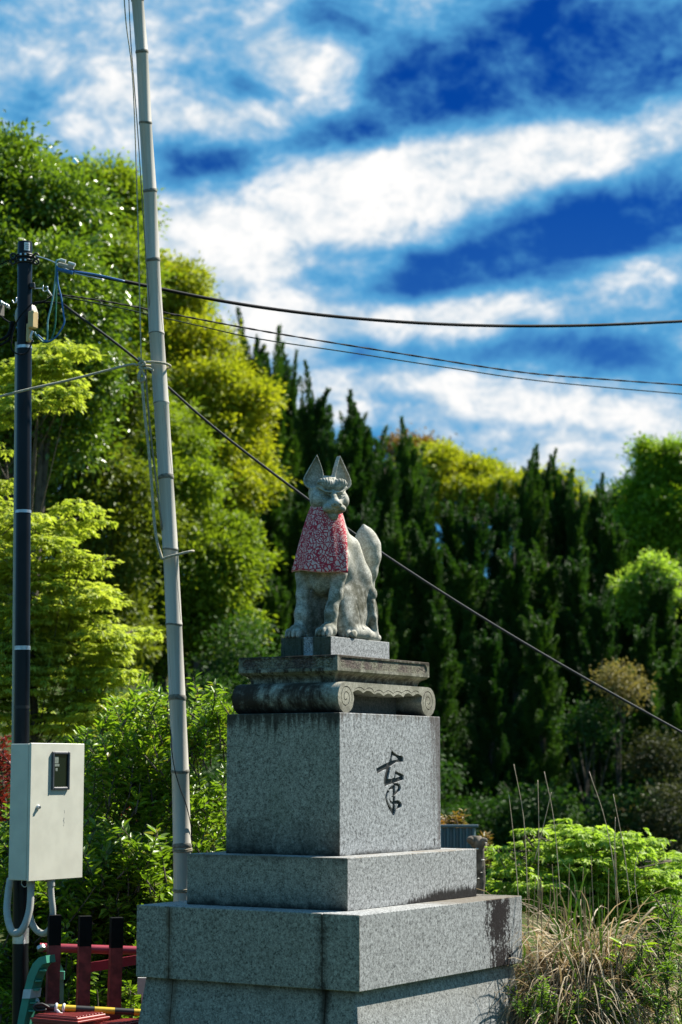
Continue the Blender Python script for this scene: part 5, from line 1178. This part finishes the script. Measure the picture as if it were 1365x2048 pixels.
# ---- the leafy shrub behind the bamboo and the hedge under it: single large leaves as parts, the rest as one mass
LEAF1 = leaf_mesh('leaf', np.zeros((1, 3)), np.array([[1.0, 0, 0]]), np.array([[0, 0, 1.0]]), 1.0, .42, .22, .18, kind=6)
LEAF1.materials.append(leaf_mat('leaf_shrub_single', (.10, .19, .016), (.24, .35, .04), .45, .38, .45, (1.2, 1.3, .45), 2.0, (.26, .24, .05), .06, True))
def shrub(name, label, base, shoots, m, Lf, seed, nleaf=0, per=16, group=None):
    """Shoots (foot, tip) carrying alternate leaves; nleaf leaves nearest the viewer become parts of their own."""
    rg = np.random.default_rng(seed); base = np.array(base); root = empty(name, tuple(base), 0, label, 'shrub', group); mb = MB()
    Pp = []; Dd = []; Nn = []
    for a, c in shoots:
        a = np.array(a) - base; c = np.array(c) - base; mid = (a + c) / 2 + rg.normal(size=3) * .05 * np.linalg.norm(c - a)
        tt = np.linspace(0, 1, 9); path = ((1 - tt) ** 2)[:, None] * a + (2 * tt * (1 - tt))[:, None] * mid + (tt ** 2)[:, None] * c
        mb.tube([tuple(q) for q in path], [.006 * (1 - .75 * q) + .001 for q in tt], 5)
        if len(shoots) <= 30: mb.build('stem', M_trunk, root, True); mb = MB()
        for j in range(per):
            t_ = .12 + .88 * (j + rg.random()) / per; p = (1 - t_) ** 2 * a + 2 * t_ * (1 - t_) * mid + t_ ** 2 * c; ax = unit(c - a)
            for _ in range(2):
                side = unit(np.cross(ax, rand_dir(1, rg)[0])); Pp.append(p + side * .012); Dd.append(unit(ax * .45 + side + np.array([0, 0, .1]))); Nn.append(unit(np.array([0, 0, 1.0]) + ax * .3 + rand_dir(1, rg)[0] * .45))
    Pp, Dd, Nn = map(np.array, (Pp, Dd, Nn)); sz = Lf * rg.uniform(.65, 1.25, len(Pp))
    order = np.argsort((Pp + base)[:, 1]); pick = set(order[:nleaf * 3:3][:nleaf].tolist()) if nleaf else set(); rest = np.array([i for i in range(len(Pp)) if i not in pick])
    me = leaf_mesh('foliage', Pp[rest], Dd[rest], Nn[rest], sz[rest], sz[rest] * .42, .22, .18, kind=6); fo = link('foliage', me, m, root); fo['kind'] = 'stuff'
    for i in pick:
        D = Vector(Dd[i]); N = Vector(Nn[i]); Sx = N.cross(D).normalized(); N = D.cross(Sx)
        o = bpy.data.objects.new('leaf', LEAF1); COL.objects.link(o); o.parent = root
        o.matrix_local = Matrix.Translation(Vector(Pp[i])) @ Matrix((D, Sx, N)).transposed().to_4x4() @ Matrix.Scale(float(sz[i]), 4)
    if mb.v: mb.build('stems', M_trunk, root, True)['kind'] = 'stuff'
    return root
def shoots(spec, Y, seed, dy=.35, ln=(.25, .45)):
    rg = np.random.default_rng(seed); out = []
    for px, py, rx, ry, n in spec:
        for i in range(n):
            yy = Y + rg.uniform(-dy, dy); q = np.array(P(px + rg.uniform(-rx, rx), py + rg.uniform(-ry, ry), yy)); l = rg.uniform(*ln)
            d = unit(np.array([rg.normal() * .45, rg.normal() * .45 - .15, .9])); out.append((q - d * l, q))
    return out
shrub('leafy_shrub', 'bright green leafy shrub with reddish shoot tips behind the bamboo pole', gnd(300, 14.6),
      shoots([(300, 1440, 100, 50, 34), (420, 1400, 35, 50, 14), (240, 1530, 70, 60, 34), (330, 1540, 60, 80, 34), (430, 1440, 28, 60, 12), (270, 1640, 100, 70, 46), (410, 1620, 45, 90, 34), (420, 1760, 40, 60, 18), (210, 1480, 40, 40, 10), (330, 1390, 60, 30, 8)], 14.6, 81), ML_shrub, .074, 82, 260)
shrub('hedge', 'dense darker green hedge between the meter box and the pedestal', gnd(230, 14.0),
      shoots([(220, 1730, 70, 80, 60), (310, 1750, 50, 90, 50), (120, 1800, 60, 60, 40), (200, 1850, 90, 60, 60), (60, 1880, 60, 90, 50), (180, 1950, 100, 60, 60), (260, 1930, 40, 90, 36), (100, 1990, 90, 50, 40), (10, 1720, 30, 120, 26), (-10, 1950, 40, 90, 24), (60, 1800, 60, 60, 26), (330, 1850, 40, 60, 20)], 14.0, 83, .3), ML_shrub2, .080, 84, 220)
shrub('leafy_shrub', 'bright green shrub standing lower left behind the red fence', gnd(160, 13.4), shoots([(140, 1980, 16, 35, 8), (250, 1985, 18, 30, 8), (120, 1870, 20, 20, 6), (200, 1960, 20, 30, 6), (20, 2000, 20, 40, 6)], 13.45, 85, .12, (.12, .25)), ML_shrub, .075, 86, 40, 8)
shrub('red_leaf_shrub', 'dark red-leaved shrub glimpsed left of the meter box', gnd(0, 15), shoots([(0, 1560, 16, 70, 12), (10, 1500, 12, 30, 5), (275, 1605, 10, 10, 3)], 15.2, 87, .2), leaf_mat('leaf_red', (.12, .012, .018), (.22, .03, .03), .35), .06, 88)
shrub('potted_shrub', 'small shrub with reddish young leaves above the blue-grey panel', gnd(915, 17.4), shoots([(915, 1640, 26, 18, 14), (900, 1650, 14, 20, 8), (975, 1690, 12, 20, 5)], 17.4, 89, .1, (.2, .4)), leaf_mat('leaf_red_green', (.10, .13, .02), (.30, .13, .05), .35), .055, 90)
# ---- dry grass tussock and weeds on the right
def blades(base, n, Lr, Wr, spread, arch, seed, lean=(0, 0), seg=7, off=.12):
    rg = np.random.default_rng(seed); a = rg.uniform(0, 2 * np.pi, n); L = rg.uniform(*Lr, n); W = rg.uniform(*Wr, n); el = rg.uniform(*spread, n)
    o = np.stack([np.cos(a), np.sin(a), np.zeros(n)], 1); p = o * (rg.random(n) ** .7 * off)[:, None]; d = unit(o * np.cos(el)[:, None] + np.array([lean[0], lean[1], 0]) + np.array([0, 0, 1.0]) * np.sin(el)[:, None])
    ar = rg.uniform(*arch, n); V = []; sd = unit(np.cross(d, np.array([0, 0, 1.0])) + rand_dir(n, rg) * .35)
    for k_ in range(seg + 1):
        t_ = k_ / seg; w_ = W * (1 - t_ ** 2.2) * .5 + .0003; V.append(p + sd * w_[:, None]); V.append(p - sd * w_[:, None])
        d = unit(d + np.array([0, 0, -1.0]) * (ar / seg * (.4 + 1.2 * t_))[:, None] + rand_dir(n, rg) * .05); p = p + d * (L / seg)[:, None]
    V = np.stack(V, 1); k2 = V.shape[1]; qd = np.array([[2 * i, 2 * i + 1, 2 * i + 3, 2 * i + 2] for i in range(seg)])
    lo = (np.arange(n)[:, None, None] * k2 + qd[None]).reshape(-1); m = n * seg
    return mesh_arrays('blades', V.reshape(-1, 3) + np.array(base), lo, np.arange(m) * 4, np.full(m, 4))
M_dry = leaf_mat('dry_grass', (.21, .15, .08), (.52, .42, .27), .3, .6, .3, (1.1, 1.0, .8), 3.0); M_stem = leaf_mat('dry_stem_pale', (.34, .28, .19), (.50, .43, .31), .2, .6, .3, (1, 1, .9), 3.0); M_gr = leaf_mat('green_grass', (.07, .15, .02), (.16, .26, .04), .4, .45, .35)
TU = empty('grass_tussock', tuple(P(1170, 2080, 12.9)), 0, 'large drooping tussock of dry tan grass right of the pedestal', 'grass')
for i, (px, py, Y, n) in enumerate(((1170, 2020, 12.9, 420), (1100, 2000, 13.0, 260), (1235, 2010, 13.0, 260), (1165, 1945, 13.1, 380), (1215, 1945, 13.15, 240), (1080, 1945, 13.2, 180), (1130, 2070, 12.7, 220), (1060, 2060, 12.9, 160), (1190, 2080, 12.65, 160))):
    c = P(px, py, Y) - TU.location; o = link('dry_blades', blades(c, n, (.35, .95), (.005, .016), (.15, 1.3), (1.8, 4.0), 100 + i), M_dry, TU, False); o['kind'] = 'stuff'
for i, (px, py, Y, n) in enumerate(((1110, 2000, 13.0, 60), (1180, 1960, 13.1, 70), (1250, 2000, 13.0, 70))):
    c = P(px, py, Y) - TU.location; o = link('green_blades', blades(c, n, (.3, .7), (.004, .009), (.7, 1.4), (.4, 1.5), 120 + i), M_gr, TU, False); o['kind'] = 'stuff'
def ribbon(name, pts, w_, m, parent, o):
    q = spline([P(*p) - o for p in pts], 6); L = []; R = []
    for i, p in enumerate(q):
        t_ = i / (len(q) - 1); h = w_ * .5 * math.sin(math.pi * min(1, .25 + .75 * t_)) + .0004; L.append(tuple(p + Vector((-h, -h * .4, 0)))); R.append(tuple(p + Vector((h, h * .4, 0))))
    n = len(q); MB().add(L + R, [(i, i + 1, n + i + 1, n + i) for i in range(n - 1)]).build(name, m, parent, True)
for pts in ([(1170, 1960, 12.9), (1165, 1860, 12.85), (1150, 1760, 12.85), (1130, 1730, 12.85), (1126, 1728, 12.85)], [(1125, 1930, 12.9), (1118, 1870, 12.85), (1112, 1800, 12.85), (1110, 1780, 12.85)], [(1145, 1900, 12.9), (1150, 1830, 12.85), (1168, 1760, 12.85), (1176, 1745, 12.85)], [(1046, 1930, 12.75), (1050, 1900, 12.75), (1044, 1880, 12.7)], [(1160, 1990, 12.7), (1148, 1940, 12.6), (1130, 1905, 12.6), (1112, 1912, 12.6), (1105, 1950, 12.58)],
            [(1205, 1930, 12.85), (1200, 1850, 12.8), (1196, 1780, 12.8)], [(1225, 1900, 12.8), (1240, 1840, 12.8), (1262, 1790, 12.8), (1296, 1760, 12.8)], [(1075, 2020, 12.6), (1085, 1970, 12.55), (1095, 1962, 12.55), (1100, 1990, 12.55)], [(1130, 1880, 12.9), (1142, 1800, 12.85), (1140, 1770, 12.85)]):
    ribbon('green_blade', pts, .014, M_gr, TU, TU.location)
for i, pts in enumerate(([(1040, 1830, 13.1), (1028, 1680, 13.1), (1018, 1588, 13.1)], [(1056, 1800, 13.1), (1048, 1640, 13.1), (1028, 1528, 13.1)], [(1076, 1800, 13.1), (1078, 1660, 13.1), (1076, 1560, 13.1)], [(1122, 1800, 13.1), (1108, 1640, 13.1), (1089, 1543, 13.1)], [(1240, 1810, 13.1), (1213, 1650, 13.1), (1179, 1543, 13.1)], [(1264, 1830, 13.1), (1248, 1700, 13.1), (1227, 1588, 13.1)], [(1070, 1720, 13.1), (1090, 1640, 13.1), (1103, 1584, 13.1)], [(1285, 1870, 13.0), (1270, 1760, 13.0), (1276, 1710, 13.0), (1284, 1706, 13.0)], [(1232, 1800, 13.1), (1230, 1700, 13.1), (1231, 1634, 13.1)])):
    MB().tube([tuple(q) for q in spline([P(*p) - TU.location for p in pts], 5)], [.0032 - .0018 * k_ / 20 for k_ in range(5 * (len(pts) - 1) + 1)], 5).build('dry_stem', M_stem, TU, True)
rg = random.Random(7)
for i in range(26):
    px = rg.uniform(1050, 1240); yb = rg.uniform(1830, 1900); yt = yb - rg.uniform(60, 140); MB().tube([P(px, yb, 13.0) - TU.location, P(px + rg.uniform(-8, 8), yt, 13.0) - TU.location], [.0042, .002], 5).build('dry_stem', M_dry, TU)
# feathery green weeds at the lower right, broad creeper leaves, low ground cover
def weed(label, px, pb, pt, Y, seed, Lf=.03, m=None):
    rg_ = np.random.default_rng(seed); b0 = np.array(P(px, pb, Y)); t0 = np.array(P(px + rg_.normal() * 14, pt, Y)); sh = [(b0, t0)]
    for j in range(7): t_ = rg_.uniform(.3, .9); p = b0 + (t0 - b0) * t_; sh.append((p, p + np.array([rg_.normal() * .09, rg_.normal() * .09, rg_.uniform(.08, .2)])))
    shrub('weed', label, (b0[0], b0[1], -.35), sh, m or ML_weed, Lf, seed, 0, 22, 'weeds at the lower right')
ML_weed = leaf_mat('leaf_weed', (.10, .20, .02), (.20, .32, .04), .42, .45, .3)
wl_ = [(1318, 2060, 1790, 12.9), (1345, 2060, 1830, 12.8), (1362, 2070, 1870, 12.7), (1300, 2080, 1880, 12.7), (1275, 2090, 1930, 12.65), (1335, 2090, 1930, 12.5), (1362, 2090, 1960, 12.5), (1250, 2090, 1990, 12.5), (1215, 2100, 2000, 12.45), (1310, 2090, 1985, 12.45), (1100, 2100, 2010, 12.4), (1150, 2100, 2025, 12.4), (1065, 2100, 1990, 12.5), (1350, 2080, 1800, 13.2), (1300, 2080, 1840, 13.2), (1375, 2080, 1850, 13.0)]
for i, (px, pb, pt, Y) in enumerate(sorted(wl_)): weed('feathery green weed by the dry grass, %s stem from the left' % ORD[i], px, pb, pt, Y, 140 + i)
CRP = shrub('creeper', 'broad-leaved green creeper on the right shoulder of the dry grass', gnd(1270, 12.6), [(P(1240, 1960, 12.65), P(1255, 1870, 12.6)), (P(1260, 1950, 12.65), P(1290, 1875, 12.6)), (P(1230, 1950, 12.6), P(1245, 1885, 12.55))], ML_green, .085, 160, 0, 3)
gc = np.random.default_rng(170); n = 9000; gx = gc.uniform(-.2, 3.2, n) + 1.0; gy = gc.uniform(11.0, 16, n); pz = np.array([ground_z(a, c) for a, c in zip(gx, gy)]) + gc.random(n) * .22
me = leaf_mesh('ground_cover', np.stack([gx, gy, pz], 1), rand_dir(n, gc) + np.array([0, 0, .4]), unit(rand_dir(n, gc) * .6 + np.array([0, 0, 1.0])), gc.uniform(.03, .08, n), gc.uniform(.015, .03, n), kind=4)
tag(link('ground_cover', me, ML_shrub2), 'low leafy ground cover under the dry grass', 'ground cover', kind='stuff')
